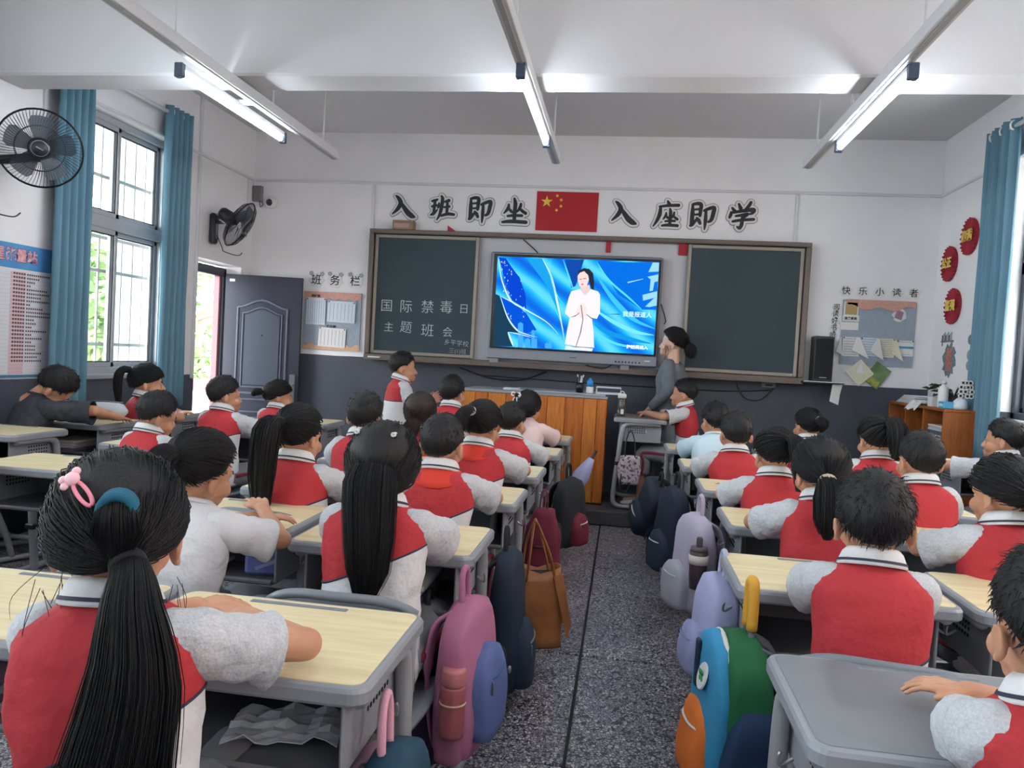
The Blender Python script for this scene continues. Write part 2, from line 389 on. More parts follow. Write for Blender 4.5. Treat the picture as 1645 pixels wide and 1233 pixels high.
c1 = curtain('curtain', 'teal curtain gathered beside the blue score poster, nearer one of the pair', -3.6, 4.38, 4.70, .74, 2.98, 5, .035, 3)
c2 = curtain('curtain', 'teal curtain gathered between the barred window and the open door', -3.6, 5.50, 5.83, .74, 3.08, 5, .04, 5)
c3 = curtain('curtain', 'pale blue curtain beside the wooden bookcase and red paper rosettes', 2.53, 5.66, 6.08, .74, 3.10, 6, .035, 8)
for c, x, zs, ys in ((c1, -3.6, 2.945, (4.46, 4.6)), (c2, -3.6, 3.035, (5.54, 5.67, 5.79)), (c3, 2.53, 3.055, (5.7, 5.85, 6.0))):
    for y in ys:
        mt = Matrix.Rotation(PI/2, 4, 'X'); g = G(); k = 16
        g.tube([(x + .034*math.cos(2*PI*i/k), y, zs + .034*math.sin(2*PI*i/k)) for i in range(k+1)], .007, 6); g.build('eyelet', ring_m, c)
def rod(x, y0, y1, z, label):
    t = thing('curtain_rod', label, 'curtain rod')
    g = G().tube([(x, y0, z), (x, y1, z)], .014, 10); g.build('pole', ring_m, t, True)
    g = G().ball((x, y1, z), .024, 10); g.build('end_knob', ring_m, t, True)
    for y in (y0+.4, y1-.12):
        s = XL if x < 0 else XR
        G().box((min(x, s), y-.01, z-.012), (max(x, s), y+.01, z+.012), .003).build('bracket', ring_m, t)
rod(-3.6, 4.24, 5.76, 3.03, 'white curtain rod above the barred window'); rod(2.53, 4.3, 6.0, 3.05, 'white curtain rod over the pale blue curtain')

# ------------------------------------------------------------------ outside
slab_m = M('corridor_tile', (200, 198, 194), .5); par_m = M('parapet_white', (226, 224, 220), .7); redcap = M('parapet_red', (186, 70, 66), .6); pillar_m = M('beige_render', (222, 212, 196), .8, var=.1, scale=3)
struct(G().box((-5.7, 3.0, -.15), (-3.94, 12, 0)).build('corridor_floor', slab_m))
struct(G().box((-5.7, 3.0, 0), (-5.58, 12, .62)).build('parapet_wall', par_m)); struct(G().box((-5.74, 3.0, .62), (-5.54, 12, .74), .01).build('parapet_trim', redcap))
struct(G().box((-5.35, 7.35, 0), (-4.95, 7.7, 4.2), .01).build('corridor_pillar', pillar_m)); struct(G().box((-5.8, -3, 3.3), (-3.94, 12, 3.45)).build('corridor_roof', ceil_m))
struct(G().box((-30, -10, -3.2), (-5.9, 45, -3.0)).build('ground_left', M('courtyard', (150, 152, 146), .9)))
struct(G().box((5.2, -6, -1), (5.4, 12, 4.5)).build('neighbour_wall', M('peach_render', (226, 196, 178), .8, var=.06, scale=2)))
leaf_m = [M('leaf_green', (104, 128, 76), .6, c2=(70, 98, 54), scale=2), M('leaf_light', (140, 160, 104), .6, c2=(104, 130, 76), scale=2)]
bark_m = M('bark', (96, 82, 66), .9)
def tree(x, y, z0, h, rad, seed, label):
    t = thing('tree', label, 'tree', (x, y, z0)); rd = random.Random(seed)
    g = G().tube(cat([(0, 0, 0), (.1, .05, h*.3), (-.05, .1, h*.6), (0, 0, h*.85)], 4), [.16-.006*i for i in range(13)], 8)
    for k in range(7):
        a = rd.uniform(0, 2*PI); zz = h*rd.uniform(.35, .7); g.tube(cat([(0, 0, zz), (rad*.4*math.cos(a), rad*.4*math.sin(a), zz+.4), (rad*.8*math.cos(a), rad*.8*math.sin(a), zz+rd.uniform(.5, 1.1))], 3), [.05-.005*i for i in range(7)], 5)
    g.build('trunk', bark_m, t, True)
    cl = [(rd.gauss(0, rad*.45), rd.gauss(0, rad*.45), h*rd.uniform(.4, 1.0), rd.uniform(.35, .75)*rad*.6) for _ in range(26)]
    g = G()
    for cx, cy, cz, r in cl:
        for _ in range(110):
            d = Vector((rd.gauss(0, 1), rd.gauss(0, 1), rd.gauss(0, 1))).normalized()*r*rd.uniform(.5, 1); p = Vector((cx, cy, cz)) + d
            u = Vector((rd.gauss(0, 1), rd.gauss(0, 1), rd.gauss(0, .6))).normalized(); v_ = u.orthogonal().normalized(); s = rd.uniform(.09, .17)
            g.add([p - u*s, p + v_*s*.45, p + u*s, p - v_*s*.45], [(0, 1, 2, 3)], rd.random() < .45)
    o = g.build('foliage', leaf_m, t, False, False); o['kind'] = 'stuff'
tree(-9.5, 13.5, -3, 6.2, 2.0, 1, 'bright green tree outside the open classroom door'); tree(-8.2, 8.6, -3, 5.2, 1.6, 2, 'green tree seen through the lower half of the barred window')
tree(-13, 19, -3, 6.6, 2.6, 4, 'pale green tree farther off beyond the red topped parapet')
# ------------------------------------------------------------------ ceiling light tracks and tubes
track_m = M('white_enamel_track', (196, 197, 200), .45); track_in = M('track_underside', (150, 150, 153), .5); tube_m = emat('lit_tube', (236, 246, 255), TUBE_W); endc = M('tube_cap_blue', (60, 72, 92), .5)
def lamp_track(x, y1, sx, label, y0=-2.4):
    t = thing('light_track', label, 'light track', (x, 0, 0))
    g = G().box((-.03, y0, 2.668), (.03, y1, 2.728), .003); g.build('channel', track_m, t)
    G().box((-.012, y0+.01, 2.663), (.012, y1-.01, 2.669)).build('groove', track_in, t)
    for y in (y0+.3, 1.2, 3.4, 4.42, 5.2):
        if y < y1: G().tube([(0, y, 2.73), (0, y, ZC if not 3.9 < y < 4.25 else 2.74)], .006, 6).build('hanger_rod', track_m, t)
    G().tube([(.018, 4.5, 2.70), (.02, 4.8, 2.715), (-.01, 5.1, 2.70)], .004, 5).build('cable', white_pl, t)
def lamp(x, yc, label, clip=0):
    t = thing('tube_light', label, 'tube light', (x, yc, 2.62))
    G().box((-.02, -.59, .022), (.02, .59, .048), .003).build('batten', white_pl, t)
    g = G().tube([(0, -.56, 0), (0, .56, 0)], .0155, 12); g.build('glass_tube', tube_m, t, True)
    G().box((min(0, clip), -.03, .042), (max(0, clip)+.001, .03, .056), .002).build('mount_clip', white_pl, t)
    for s in (-1, 1):
        e = G().box((-.022, s*.565, -.022), (.022, s*.60, .05), .004).build('end_holder', endc, t)
        G().tube([(0, s*.555, 0), (0, s*.575, 0)], .017, 10).build('metal_cap', chrome, e, True)
for x, sx, a, b, c in ((-2.2, -.095, 'white light track running beside the barred window', 'glowing tube light on the track beside the barred window', 'L'), (-.565, .0, 'white light track over the middle of the class', 'glowing tube light on the middle track', 'C'), (1.135, .03, 'white light track over the desks beside the bookcase wall', 'glowing tube light on the track nearest the pale blue curtain', 'R')):
    lamp_track(x, 5.43, sx, a); lamp(x+sx, 4.18, b, -sx)
for x, lb in ((-2.295, 'unseen tube light added as fill behind the camera on the window side track'), (-.565, 'unseen tube light added as fill behind the camera on the middle track'), (1.165, 'unseen tube light added as fill behind the camera on the curtain side track')): lamp(x, 1.2, lb); lamp(x, -1.5, lb.replace('behind the camera', 'by the back wall'))  # out-of-view tubes added to brighten the near desks and the pupils' backs

# ------------------------------------------------------------------ brush written characters
STROKES = {
'ru': [[(.14, .95, .03), (.25, .86, .09), (.36, .66, .12), (.25, .42, .1), (.03, .2, .03)], [(.35, .70, .06), (.52, .47, .11), (.68, .27, .14), (.85, .14, .13), (.99, .09, .04)]],
'ban': [[(.05, .77, .06), (.16, .79, .08), (.26, .84, .05)], [(.05, .55, .06), (.27, .61, .06)], [(.17, .8, .06), (.15, .55, .08), (.13, .28, .06)], [(.0, .2, .03), (.12, .26, .09), (.28, .42, .03)], [(.34, .68, .05), (.32, .55, .07), (.29, .48, .02)], [(.42, .99, .04), (.48, .86, .09), (.44, .45, .09), (.38, .2, .07), (.27, .0, .02)], [(.58, .75, .05), (.78, .82, .09)], [(.56, .53, .05), (.82, .57, .06)], [(.69, .76, .06), (.69, .5, .08), (.68, .26, .07)], [(.47, .18, .06), (.72, .26, .08), (.98, .24, .07)]],
'ji': [[(.1, .93, .05), (.11, .6, .1), (.1, .2, .09)], [(.1, .93, .06), (.28, .97, .08), (.42, .93, .09), (.41, .7, .09), (.4, .5, .07)], [(.14, .73, .04), (.4, .76, .06)], [(.14, .53, .04), (.42, .56, .06)], [(.05, .1, .05), (.12, .16, .1), (.3, .38, .05)], [(.28, .42, .04), (.36, .32, .09), (.42, .2, .07)], [(.55, .7, .06), (.72, .78, .08), (.92, .82, .09), (.9, .6, .1), (.84, .35, .09), (.72, .26, .05)], [(.62, .72, .06), (.62, .35, .09), (.61, .1, .06), (.6, -.05, .02)]],
'zuo': [[(.24, .76, .05), (.22, .6, .09), (.06, .4, .03)], [(.25, .6, .04), (.34, .5, .08), (.4, .44, .04)], [(.74, .79, .06), (.69, .6, .08), (.56, .44, .03)], [(.7, .6, .05), (.82, .5, .08), (.95, .42, .08)], [(.46, 1, .05), (.51, .8, .1), (.5, .4, .1), (.5, .1, .09)], [(.22, .29, .06), (.5, .32, .07), (.8, .32, .07)], [(.02, .04, .06), (.35, .08, .09), (.98, .06, .09)]],
'xue': [[(.13, .77, .05), (.25, .62, .1)], [(.37, .93, .05), (.46, .74, .1)], [(.82, 1, .07), (.74, .85, .08), (.62, .73, .04)], [(.1, .6, .06), (.09, .5, .08), (.05, .4, .06)], [(.12, .58, .05), (.5, .66, .08), (.93, .72, .1), (.9, .6, .08), (.78, .54, .03)], [(.28, .46, .05), (.5, .5, .07), (.72, .54, .08), (.54, .38, .05)], [(.53, .4, .07), (.52, .15, .09), (.45, .0, .08), (.34, .06, .03)], [(.18, .25, .06), (.5, .31, .07), (.96, .35, .07)]],
}
STROKES['dzuo'] = [[(.52, 1.02, .04), (.58, .9, .1)], [(.22, .79, .05), (.55, .84, .07), (.95, .86, .08)], [(.26, .8, .06), (.24, .5, .1), (.15, .25, .08), (.0, .0, .02)]] + [[(.34+.62*x, .02+.70*y, w*.8) for x, y, w in s] for s in STROKES['zuo']]
ink = M('black_ink_print', (34, 34, 38), .5); paper_w = M('white_card', (226, 225, 224), .6); grey_ink = M('grey_outline_print', (92, 90, 92), .6)
def brush(strokes, size, grow, y, depth):
    g = G()
    cnt = 0
    for s in strokes:
        pts = [(a, b) for a, b, c in s]; ws = [c for a, b, c in s]
        P = cat([(a, 0, b) for a, b in pts], 5); k = len(P); R = [interp(np.linspace(0, 1, len(ws)), ws, i/(k-1))*.5*size*1.55 + grow for i in range(k)]
        P = [p*size for p in P]; L = []; Rr = []
        for i, p in enumerate(P):
            t = (P[min(i+1, k-1)] - P[max(i-1, 0)]).normalized(); nn = Vector((-t.z, 0, t.x)); L.append(p + nn*R[i]); Rr.append(p - nn*R[i])
        for i in range(k-1): cnt += 1; yy = y - cnt*1.6e-5; g.poly([L[i]+Vector((0, yy, 0)), L[i+1]+Vector((0, yy, 0)), Rr[i+1]+Vector((0, yy, 0)), Rr[i]+Vector((0, yy, 0))], (0, depth, 0))
        for i in range(0, k, 2) if grow > 0 else (0, k-1):
            m = 12; cnt += 1; yy = y - cnt*1.6e-5; g.poly([P[i] + Vector((R[i]*math.cos(2*PI*j/m), yy, R[i]*math.sin(2*PI*j/m))) for j in range(m)], (0, depth, 0))
    return g
for key, xc, zc, lb in (('ru', -2.17, 2.655, 'first black brush character of the slogan, above the cardboard box'), ('ban', -1.79, 2.655, 'second black brush character of the slogan over the chalked board'), ('ji', -1.43, 2.65, 'third black brush character of the slogan over the chalked board'), ('zuo', -1.10, 2.645, 'black brush character touching the flag on the cardboard box side'),
                        ('ru', -.09, 2.655, 'black brush character touching the flag on the empty board side'), ('dzuo', .29, 2.655, 'second brush character after the flag, dense with a sloping left stroke'), ('ji', .61, 2.65, 'third brush character after the flag'), ('xue', .95, 2.665, 'last brush character of the slogan, over the empty board')):
    s = .23; t = thing('wall_character', lb, 'letter sign', (xc - s/2, YF, zc - s/2), 0, 'slogan characters over the blackboard')
    brush(STROKES[key], s, .024, -.004, .002).build('outline', grey_ink, t, False, False); brush(STROKES[key], s, .019, -.009, .002).build('white_border', paper_w, t, False, False)
    brush(STROKES[key], s, 0.001, -.014, .002).build('black_strokes', ink, t, False, False)
# flag
t = thing('flag', 'red flag with one large and four small yellow stars', 'flag', (-.615, YF, 2.655))
G().box((-.285, -.008, -.18), (.285, 0, .18)).build('red_cloth', M('flag_red', (178, 34, 44), .7), t)
ymat = M('flag_yellow', (236, 196, 70), .6)
def star(x, z, r, rot):
    p = [(x + (r if i % 2 == 0 else r*.382)*math.sin(rot+i*PI/5), -.011, z + (r if i % 2 == 0 else r*.382)*math.cos(rot+i*PI/5)) for i in range(10)]
    g = G(); g.v = []; c = (x, -.011, z); g.add(p+[c], [(i, (i+1) % 10, 10) for i in range(10)]); g.build('star', ymat, t)
u = .57/30
star(-.285+5*u, .18-5*u, 3*u, 0)
for a, b, r_ in ((10, 2, -.5), (12, 4, .2), (12, 7, .5), (10, 9, .9)): star(-.285+a*u, .18-b*u, u, r_)

# ------------------------------------------------------------------ blackboard with sliding panels, display
frame_m = M('brown_board_frame', (112, 100, 92), .45, .25, var=.15, scale=4); slate = M('green_slate', (36, 55, 63), .6, c2=(42, 63, 72), scale=1.5, detail=6, cut=(.35, .75)); lightframe = M('panel_frame_alu', (146, 138, 128), .4, .4)
bb = thing('blackboard', 'wide sliding blackboard on the front wall with chalked notice', 'blackboard', (0, YF, 0))
def bar(nm, a, b, m, par, ch=.006): return G().box(a, b, ch).build(nm, m, par)
bar('top_rail', (-2.46, -.12, 2.385), (1.55, 0, 2.425), frame_m, bb); bar('bottom_rail', (-2.46, -.13, 1.195), (1.55, 0, 1.245), frame_m, bb)
bar('side_rail', (-2.46, -.12, 1.245), (-2.415, 0, 2.385), frame_m, bb); bar('side_rail', (1.505, -.12, 1.245), (1.55, 0, 2.385), frame_m, bb)
bar('chalk_ledge', (-2.44, -.17, 1.19), (1.53, -.13, 1.205), frame_m, bb, .003); bar('back_panel', (-2.42, -.03, 1.24), (1.51, -.012, 2.39), M('white_back_panel', (196, 196, 202), .5), bb)
def sliding(x0, x1, nm):
    p = bar(nm, (x0+.03, -.075, 1.28), (x1-.03, -.06, 2.35), slate, bb, .002)
    for a, b in (((x0, -.085, 1.25), (x0+.032, -.05, 2.38)), ((x1-.032, -.085, 1.25), (x1, -.05, 2.38)), ((x0+.032, -.085, 1.25), (x1-.032, -.05, 1.282)), ((x0+.032, -.085, 2.348), (x1-.032, -.05, 2.38))): bar('panel_edge', a, b, lightframe, p, .004)
    return p
lp = sliding(-2.41, -1.405, 'sliding_board'); sliding(.50, 1.50, 'sliding_board')
chalk = M('chalk', (186, 196, 202), .9)
for s, x, z, sz, rl in (('国', -2.27, 1.70, .125, 0), ('际', -2.08, 1.70, .13, 0), ('禁', -1.87, 1.705, .13, 0), ('毒', -1.69, 1.71, .13, .03), ('日', -1.52, 1.705, .10, 0), ('主', -2.24, 1.50, .10, 0), ('题', -2.07, 1.505, .12, -.06), ('班', -1.86, 1.485, .13, 0), ('会', -1.665, 1.48, .10, 0), ('乡平学校', -1.575, 1.385, .060, -.05), ('三(1)班', -1.56, 1.31, .054, -.03)):
    text_obj('chalk_writing', s, sz, chalk, lp, facing(x, -.0765, z, 0, rl), .0006, -.0008)
chalkst = M('chalk_white', (226, 226, 222), .9)
tvm = M('display_bezel', (128, 132, 140), .4, .3); blk = M('black_glass_edge', (16, 20, 26), .25)
tv = thing('interactive_display', 'large interactive display showing a presenter in a white suit', 'display', (0, YF-.12, 0))
G().box((-1.275, -.03, 1.265), (.285, .07, 2.245), .012).build('casing', tvm, tv)
G().box((-1.245, -.036, 1.36), (.268, -.028, 2.225), .004).build('screen_border', blk, tv)
G().box((-1.27, -.034, 1.27), (.28, -.026, 1.352), .004).build('bottom_bezel', M('display_chin', (142, 146, 154), .35, .3), tv)
for k in range(8): G().box((-.09+k*.03, -.038, 1.292), (-.078+k*.03, -.033, 1.304)).build('button', blk, tv)
G().box((-.50, -.0365, 1.308), (-.44, -.0335, 1.316)).build('maker_mark', grey_ink, tv); G().box((.17, -.0365, 1.313), (.22, -.0335, 1.322)).build('maker_mark', paper_w, tv)
for x in (-1.2, .0): G().box((x-.04, -.02, 1.225), (x+.04, .05, 1.268), .004).build('bracket', M('bracket_grey', (140, 142, 146), .5), tv)
# the picture on the screen, from positions measured on it (u right, v down, 0..1)
SX0, SX1, SZ0, SZ1 = -1.212, .248, 1.378, 2.202
def uv(px, py):
    x0 = 50 + (8-50)*(py-62)/(915-62); x1 = 1580 + (1525-1580)*(py-112)/(985-112); u_ = (px-x0)/(x1-x0)
    ya = 62 + 50*u_; yb = 915 + 70*u_; return u_, (py-ya)/(yb-ya)
def scr(pts, d, uvs=False):
    out = []
    for a, b in pts:
        u_, v_ = (a, b) if uvs else uv(a, b); u_ = min(max(u_, 0), 1); v_ = min(max(v_, 0), 1); out.append((SX0+(SX1-SX0)*u_, -.0365-d*.0005, SZ1+(SZ0-SZ1)*v_))
    return out
ES = .66
def layer(nm, pts, c, d, uvs=False, s=None):
    P = scr(pts, d, uvs); g = G().add(P, [tuple(range(len(P)))])
    return g.build(nm, emat('screen_%d_%d_%d' % c, c, (s or 1)*ES), pic, False, False)
def screen_bg():
    m = bpy.data.materials.new('screen_backdrop'); m.use_nodes = True; n = m.node_tree.nodes; l = m.node_tree.links; n.remove(n['Principled BSDF'])
    e = n.new('ShaderNodeEmission'); e.inputs[1].default_value = ES; tc = n.new('ShaderNodeTexCoord'); mp = n.new('ShaderNodeMapping'); l.new(tc.outputs['Generated'], mp.inputs[0])
    mp.inputs['Scale'].default_value = (1.5, 1, 1.5); mp.inputs['Rotation'].default_value = (0, .7, 0)
    w_ = n.new('ShaderNodeTexWave'); w_.inputs['Scale'].default_value = .9; w_.inputs['Distortion'].default_value = 4; w_.inputs['Detail'].default_value = 1.5; w_.inputs['Detail Scale'].default_value = .8; l.new(mp.outputs[0], w_.inputs[0])
    r = n.new('ShaderNodeValToRGB'); el = r.color_ramp.elements; el[0].color = lin((18, 104, 222)); el[1].color = lin((96, 214, 248)); x = el.new(.45); x.color = lin((26, 156, 240)); x = el.new(.7); x.color = lin((40, 184, 246))
    l.new(w_.outputs[0], r.inputs[0]); l.new(r.outputs[0], e.inputs[0]); l.new(e.outputs[0], n['Material Output'].inputs[0]); return m
pic = G().add(scr([(0, 0), (1, 0), (1, 1), (0, 1)], 0, True), [(0, 1, 2, 3)]).build('screen_picture', screen_bg(), tv, False, False)
dk = (30, 66, 92)
layer('dark_corner', [(30, 420), (70, 436), (120, 580), (200, 720), (240, 760), (300, 790), (170, 780), (150, 790), (170, 850), (205, 918), (8, 915)], dk, 1, s=.9)
layer('petal', [(60, 70), (130, 330), (190, 480), (330, 560), (320, 420), (260, 250), (130, 80)], (10, 70, 206), 1)
layer('petal', [(80, 440), (190, 490), (330, 600), (430, 760), (330, 790), (240, 760), (150, 640)], (8, 84, 214), 2)
layer('petal', [(480, 80), (560, 240), (620, 520), (690, 830), (640, 600), (520, 330), (420, 200), (330, 80)], (30, 160, 230), 1)
layer('petal', [(700, 90), (880, 90), (800, 340), (760, 360)], (20, 74, 170), 1)
layer('petal', [(1000, 110), (1575, 118), (1560, 560), (1420, 560), (1200, 420)], (10, 110, 226), 1)
def swoosh(pts, wd, c, d):
    P = [uv(a, b) for a, b in pts]; P = cat([(a, b, 0) for a, b in P], 6); L = []; R = []
    for i, p in enumerate(P):
        t = P[min(i+1, len(P)-1)] - P[max(i-1, 0)]; nn = Vector((-t.y, t.x, 0)).normalized()*wd*math.sin(PI*(i+.6)/(len(P)+.2)); L.append((p.x+nn.x, p.y+nn.y)); R.append((p.x-nn.x, p.y-nn.y))
    q = scr(L, d, True) + scr(R, d, True); k = len(L); G().add(q, [(i, i+1, k+i+1, k+i) for i in range(k-1)]).build('light_streak', emat('screen_%d_%d_%d' % c, c, ES), pic, False, False)
pale = (214, 240, 255); cy = (90, 220, 250)
swoosh([(60, 80), (90, 280), (180, 480), (330, 570), (520, 680), (640, 800)], .006, pale, 3); swoosh([(78, 440), (150, 640), (240, 760), (330, 800), (440, 830)], .006, pale, 3); swoosh([(78, 440), (200, 500), (330, 570)], .005, pale, 3); swoosh([(155, 780), (205, 916)], .006, pale, 3); swoosh([(155, 780), (260, 800), (380, 830)], .005, pale, 3)
swoosh([(130, 80), (260, 250), (430, 400), (600, 560), (690, 760)], .004, cy, 3); swoosh([(480, 80), (570, 260), (640, 560), (695, 850)], .006, pale, 3); swoosh([(560, 90), (560, 240), (620, 420), (700, 530)], .004, cy, 3); swoosh([(680, 90), (740, 260), (780, 380)], .005, cy, 3)
swoosh([(1000, 110), (1110, 280), (1300, 450), (1420, 560)], .008, cy, 3); swoosh([(1010, 260), (1160, 470), (1340, 650), (1540, 740)], .02, (60, 196, 246), 2); swoosh([(980, 560), (1160, 680), (1360, 770), (1530, 800)], .02, (120, 226, 250), 2); swoosh([(980, 700), (1160, 800), (1500, 880)], .025, (20, 150, 226), 2); swoosh([(980, 780), (1200, 890), (1510, 930)], .012, cy, 3)
rs = random.Random(4)
for k in range(46):
    a, b = rs.uniform(80, 330), rs.uniform(90, 660)
    if abs(a-(60+.33*b)) > 120: continue
    r_ = rs.uniform(3, 8); layer('sparkle', [(a, b-r_*1.6), (a+r_*.6, b), (a, b+r_*1.6), (a-r_*.6, b)], (224, 244, 255), 4)
for x0, x1, y0 in ((250, 300, 700), (320, 370, 850), (380, 412, 770), (412, 435, 850), (510, 545, 890), (545, 575, 870)): layer('skyline_block', [(x0, 930), (x0, y0), ((x0+x1)/2, y0-14), (x1, y0), (x1, 935)], (70, 170, 236), 3)
for q in ([(1480, 205), (1520, 115), (1578, 118), (1574, 200)], [(1470, 250), (1575, 225), (1572, 290), (1535, 300), (1520, 380), (1490, 385), (1500, 275)], [(1425, 420), (1560, 385), (1560, 440), (1430, 475)], [(1450, 530), (1530, 450), (1560, 440), (1555, 520), (1490, 535)]): layer('logo_stroke', q, (150, 214, 250), 4)
layer('meteor', [(1285, 300), (1430, 268), (1432, 272), (1290, 310)], (170, 226, 255), 4); layer('meteor', [(1060, 604), (1215, 600), (1215, 608)], (30, 80, 120), 4)
suit = (240, 236, 242)
layer('coat', [(840, 370), (760, 390), (735, 450), (705, 570), (700, 600), (745, 640), (720, 760), (700, 890), (790, 918), (870, 925), (975, 925), (970, 780), (955, 650), (1000, 650), (1030, 590), (1030, 420), (1010, 390), (940, 370)], suit, 5, s=1.0)
layer('trousers', [(710, 905), (790, 922), (965, 930), (955, 958), (700, 940)], (236, 240, 248), 5)
layer('face', [(818, 250), (830, 210), (870, 195), (915, 215), (925, 280), (905, 340), (865, 365), (835, 340), (820, 290)], (240, 214, 214), 6, s=1.0); layer('neck', [(850, 345), (930, 330), (940, 375), (890, 430), (845, 380)], (236, 208, 208), 6, s=.95)
layer('hair', [(815, 245), (830, 195), (880, 172), (930, 180), (965, 220), (975, 300), (972, 378), (945, 360), (930, 300), (920, 240), (880, 200), (840, 215)], (44, 52, 66), 7, s=.8)
layer('hand', [(800, 590), (850, 500), (880, 500), (905, 560), (900, 620), (850, 640)], (244, 222, 222), 7, s=1.0)
for q in ([(848, 520), (866, 660), (840, 790), (800, 916), (806, 917), (852, 780), (874, 655), (856, 520)], [(745, 640), (800, 618), (838, 590), (836, 598), (800, 628)], [(1000, 650), (950, 650), (900, 610), (905, 606), (950, 640)], [(720, 890), (790, 912), (970, 922), (970, 926), (790, 918)], [(835, 275), (858, 272), (858, 278), (836, 281)], [(870, 268), (900, 266), (900, 272), (871, 274)]): layer('coat_line', q, (120, 110, 130), 8, s=.8)
layer('lips', [(848, 322), (868, 316), (878, 324), (862, 332)], (206, 110, 120), 8, s=.9)
wl = emat('screen_words', (200, 236, 255), .75); wl2 = emat('screen_words_cream', (255, 250, 226), .75)
def stext(s, a, b, sz, m, sh=0): u_, v_ = uv(a, b); text_obj('screen_words', s, sz, m, pic, facing(SX0+(SX1-SX0)*u_, -.0365-.0045, SZ1+(SZ0-SZ1)*v_), .0004, .0008)
stext('我是报道人', 1375, 610, .052, wl); stext('跨越我进入', 1375, 918, .038, wl2)

# ------------------------------------------------------------------ little things round the board
card = M('brown_cardboard', (150, 124, 98), .8, var=.15, scale=5)
t = thing('cardboard_box', 'small brown cardboard box lying on top of the blackboard', 'box', (-2.14, YF-.07, 2.426), .05)
G().box((-.10, -.05, 0), (.10, .06, .085), .003).build('carton', card, t); G().box((-.085, -.053, .015), (.06, -.049, .055)).build('printed_label', M('carton_print', (178, 150, 140), .7), t); G().box((-.1, -.03, .085), (.1, .03, .088)).build('tape', M('tape', (176, 156, 120), .4), t)
redp = M('red_paper', (168, 34, 52), .7)
tag(G().poly([(-1.72, YF-.06, 2.426), (-1.63, YF-.06, 2.426), (-1.72, YF-.06, 2.485)], (0, .003, 0)).build('paper_scrap', redp), 'small red paper triangle on top of the blackboard', 'paper scrap')
tag(G().box((-.235, YF-.05, 2.285), (-.19, YF-.046, 2.385)).build('paper_scrap', redp), 'narrow red paper strip hanging above the display', 'paper scrap')
tag(G().box((.415, YF-.05, 2.285), (.495, YF-.046, 2.385)).build('paper_scrap', redp), 'square red paper hanging beside the empty sliding board', 'paper scrap')
wire = M('black_cable', (22, 23, 26), .5)
def cable(pts, r, lb, m=wire): return tag(G().tube(cat(pts, 8), r, 6).build('cable', m, None, True), lb, 'cable')
cable([(-1.55, YF-.02, 1.16), (-1.25, YF-.02, 1.08), (-.95, YF-.02, 1.08), (-.72, YF-.02, 1.17)], .007, 'black cable drooping under the chalked board')
cable([(-1.3, YF-.015, 1.1), (-.6, YF-.015, 1.09), (.1, YF-.015, 1.085), (.9, YF-.015, 1.09), (1.3, YF-.015, 1.12)], .005, 'long thin black cable along the dark wall paint below the display')
cable([(1.0, YF-.02, 1.16), (1.08, YF-.02, 1.04), (1.22, YF-.02, 1.03), (1.33, YF-.02, 1.15)], .005, 'black cable loop below the empty board')
cable([(-1.0, YF-.05, 2.38), (-.9, YF-.05, 2.30), (-.85, YF-.05, 2.25)], .005, 'thin dark cord slanting above the display')
cable([(.29, YF-.06, 1.84), (.34, YF-.05, 1.70), (.33, YF-.045, 1.66)], .005, 'short black plug lead on the white panel beside the display')
cable([(-.35, YF-.16, 1.25), (-.20, YF-.14, 1.23), (-.12, YF-.13, 1.262)], .006, 'black lead under the display chin')
t = thing('socket_box', 'small grey socket box under the empty board end', 'socket', (1.28, YF, 1.165)); G().box((-.06, -.035, -.022), (.06, 0, .022), .004).build('cover', M('grey_plastic_box', (120, 120, 122), .5), t); G().box((-.03, -.038, -.008), (.03, -.034, .008)).build('plug', gasket, t)
tag(G().box((-2.41, YF-.15, 1.206), (-2.29, YF-.12, 1.222), .004).build('chalk_piece', chalkst), 'white chalk stick on the ledge under the chalked board', 'chalk')
t = thing('surveillance_camera', 'white dome camera with a black eye in the front wall corner', 'camera', (-3.51, YF, 2.66)); G().lathe([(.062, 0), (.062, .02), (.055, .04), (.03, .06)], 20, 0, (0, 0, 0), Matrix.Rotation(PI/2, 4, 'X')).build('housing', ring_m, t, True); G().ball((0, -.045, -.005), .036, 14).build('lens', blk, t, True)
t = thing('junction_box', 'grey junction box beside the dome camera', 'junction box', (-3.645, YF, 2.74)); G().box((-.045, -.05, -.075), (.045, 0, .075), .005).build('lid', M('grey_box', (118, 118, 122), .5), t)
G().tube(cat([(.02, -.03, -.075), (.04, -.04, -.13), (.06, -.03, -.10), (.03, -.03, -.075)], 4), .004, 5).build('wire', wire, t, True)
# speaker on its shelf
t = thing('wall_shelf', 'thin dark shelf board on the front wall under the black speaker', 'shelf', (1.70, YF, 1.222)); G().box((-.17, -.22, -.012), (.17, 0, 0), .003).build('board', M('dark_board', (50, 50, 54), .5), t); G().box((-.17, -.223, -.002), (.17, -.219, .004)).build('pale_edge', white_pl, t)
t = thing('speaker', 'tall black loudspeaker on the thin wall shelf', 'speaker', (1.695, YF-.10, 1.227)); G().box((-.08, -.08, 0), (.08, .08, .39), .006).build('cabinet', M('black_speaker', (24, 24, 28), .4), t)
gr = G().box((-.07, -.086, .02), (.07, -.079, .37), .004).build('grille', M('speaker_cloth', (18, 19, 23), .8), t); G().box((-.03, -.089, .03), (.03, -.085, .036)).build('badge', chrome, t)
tag(G().add([(1.78, YF-.19, 1.215), (1.87, YF-.16, 1.215), (1.85, YF-.17, 1.12), (1.84, YF-.18, 1.03), (1.76, YF-.20, 1.06), (1.77, YF-.195, 1.14)], [(0, 1, 2, 5), (5, 2, 3, 4)]).build('paper_sheet', paper_w), 'curled white sheet hanging from the speaker shelf', 'paper')
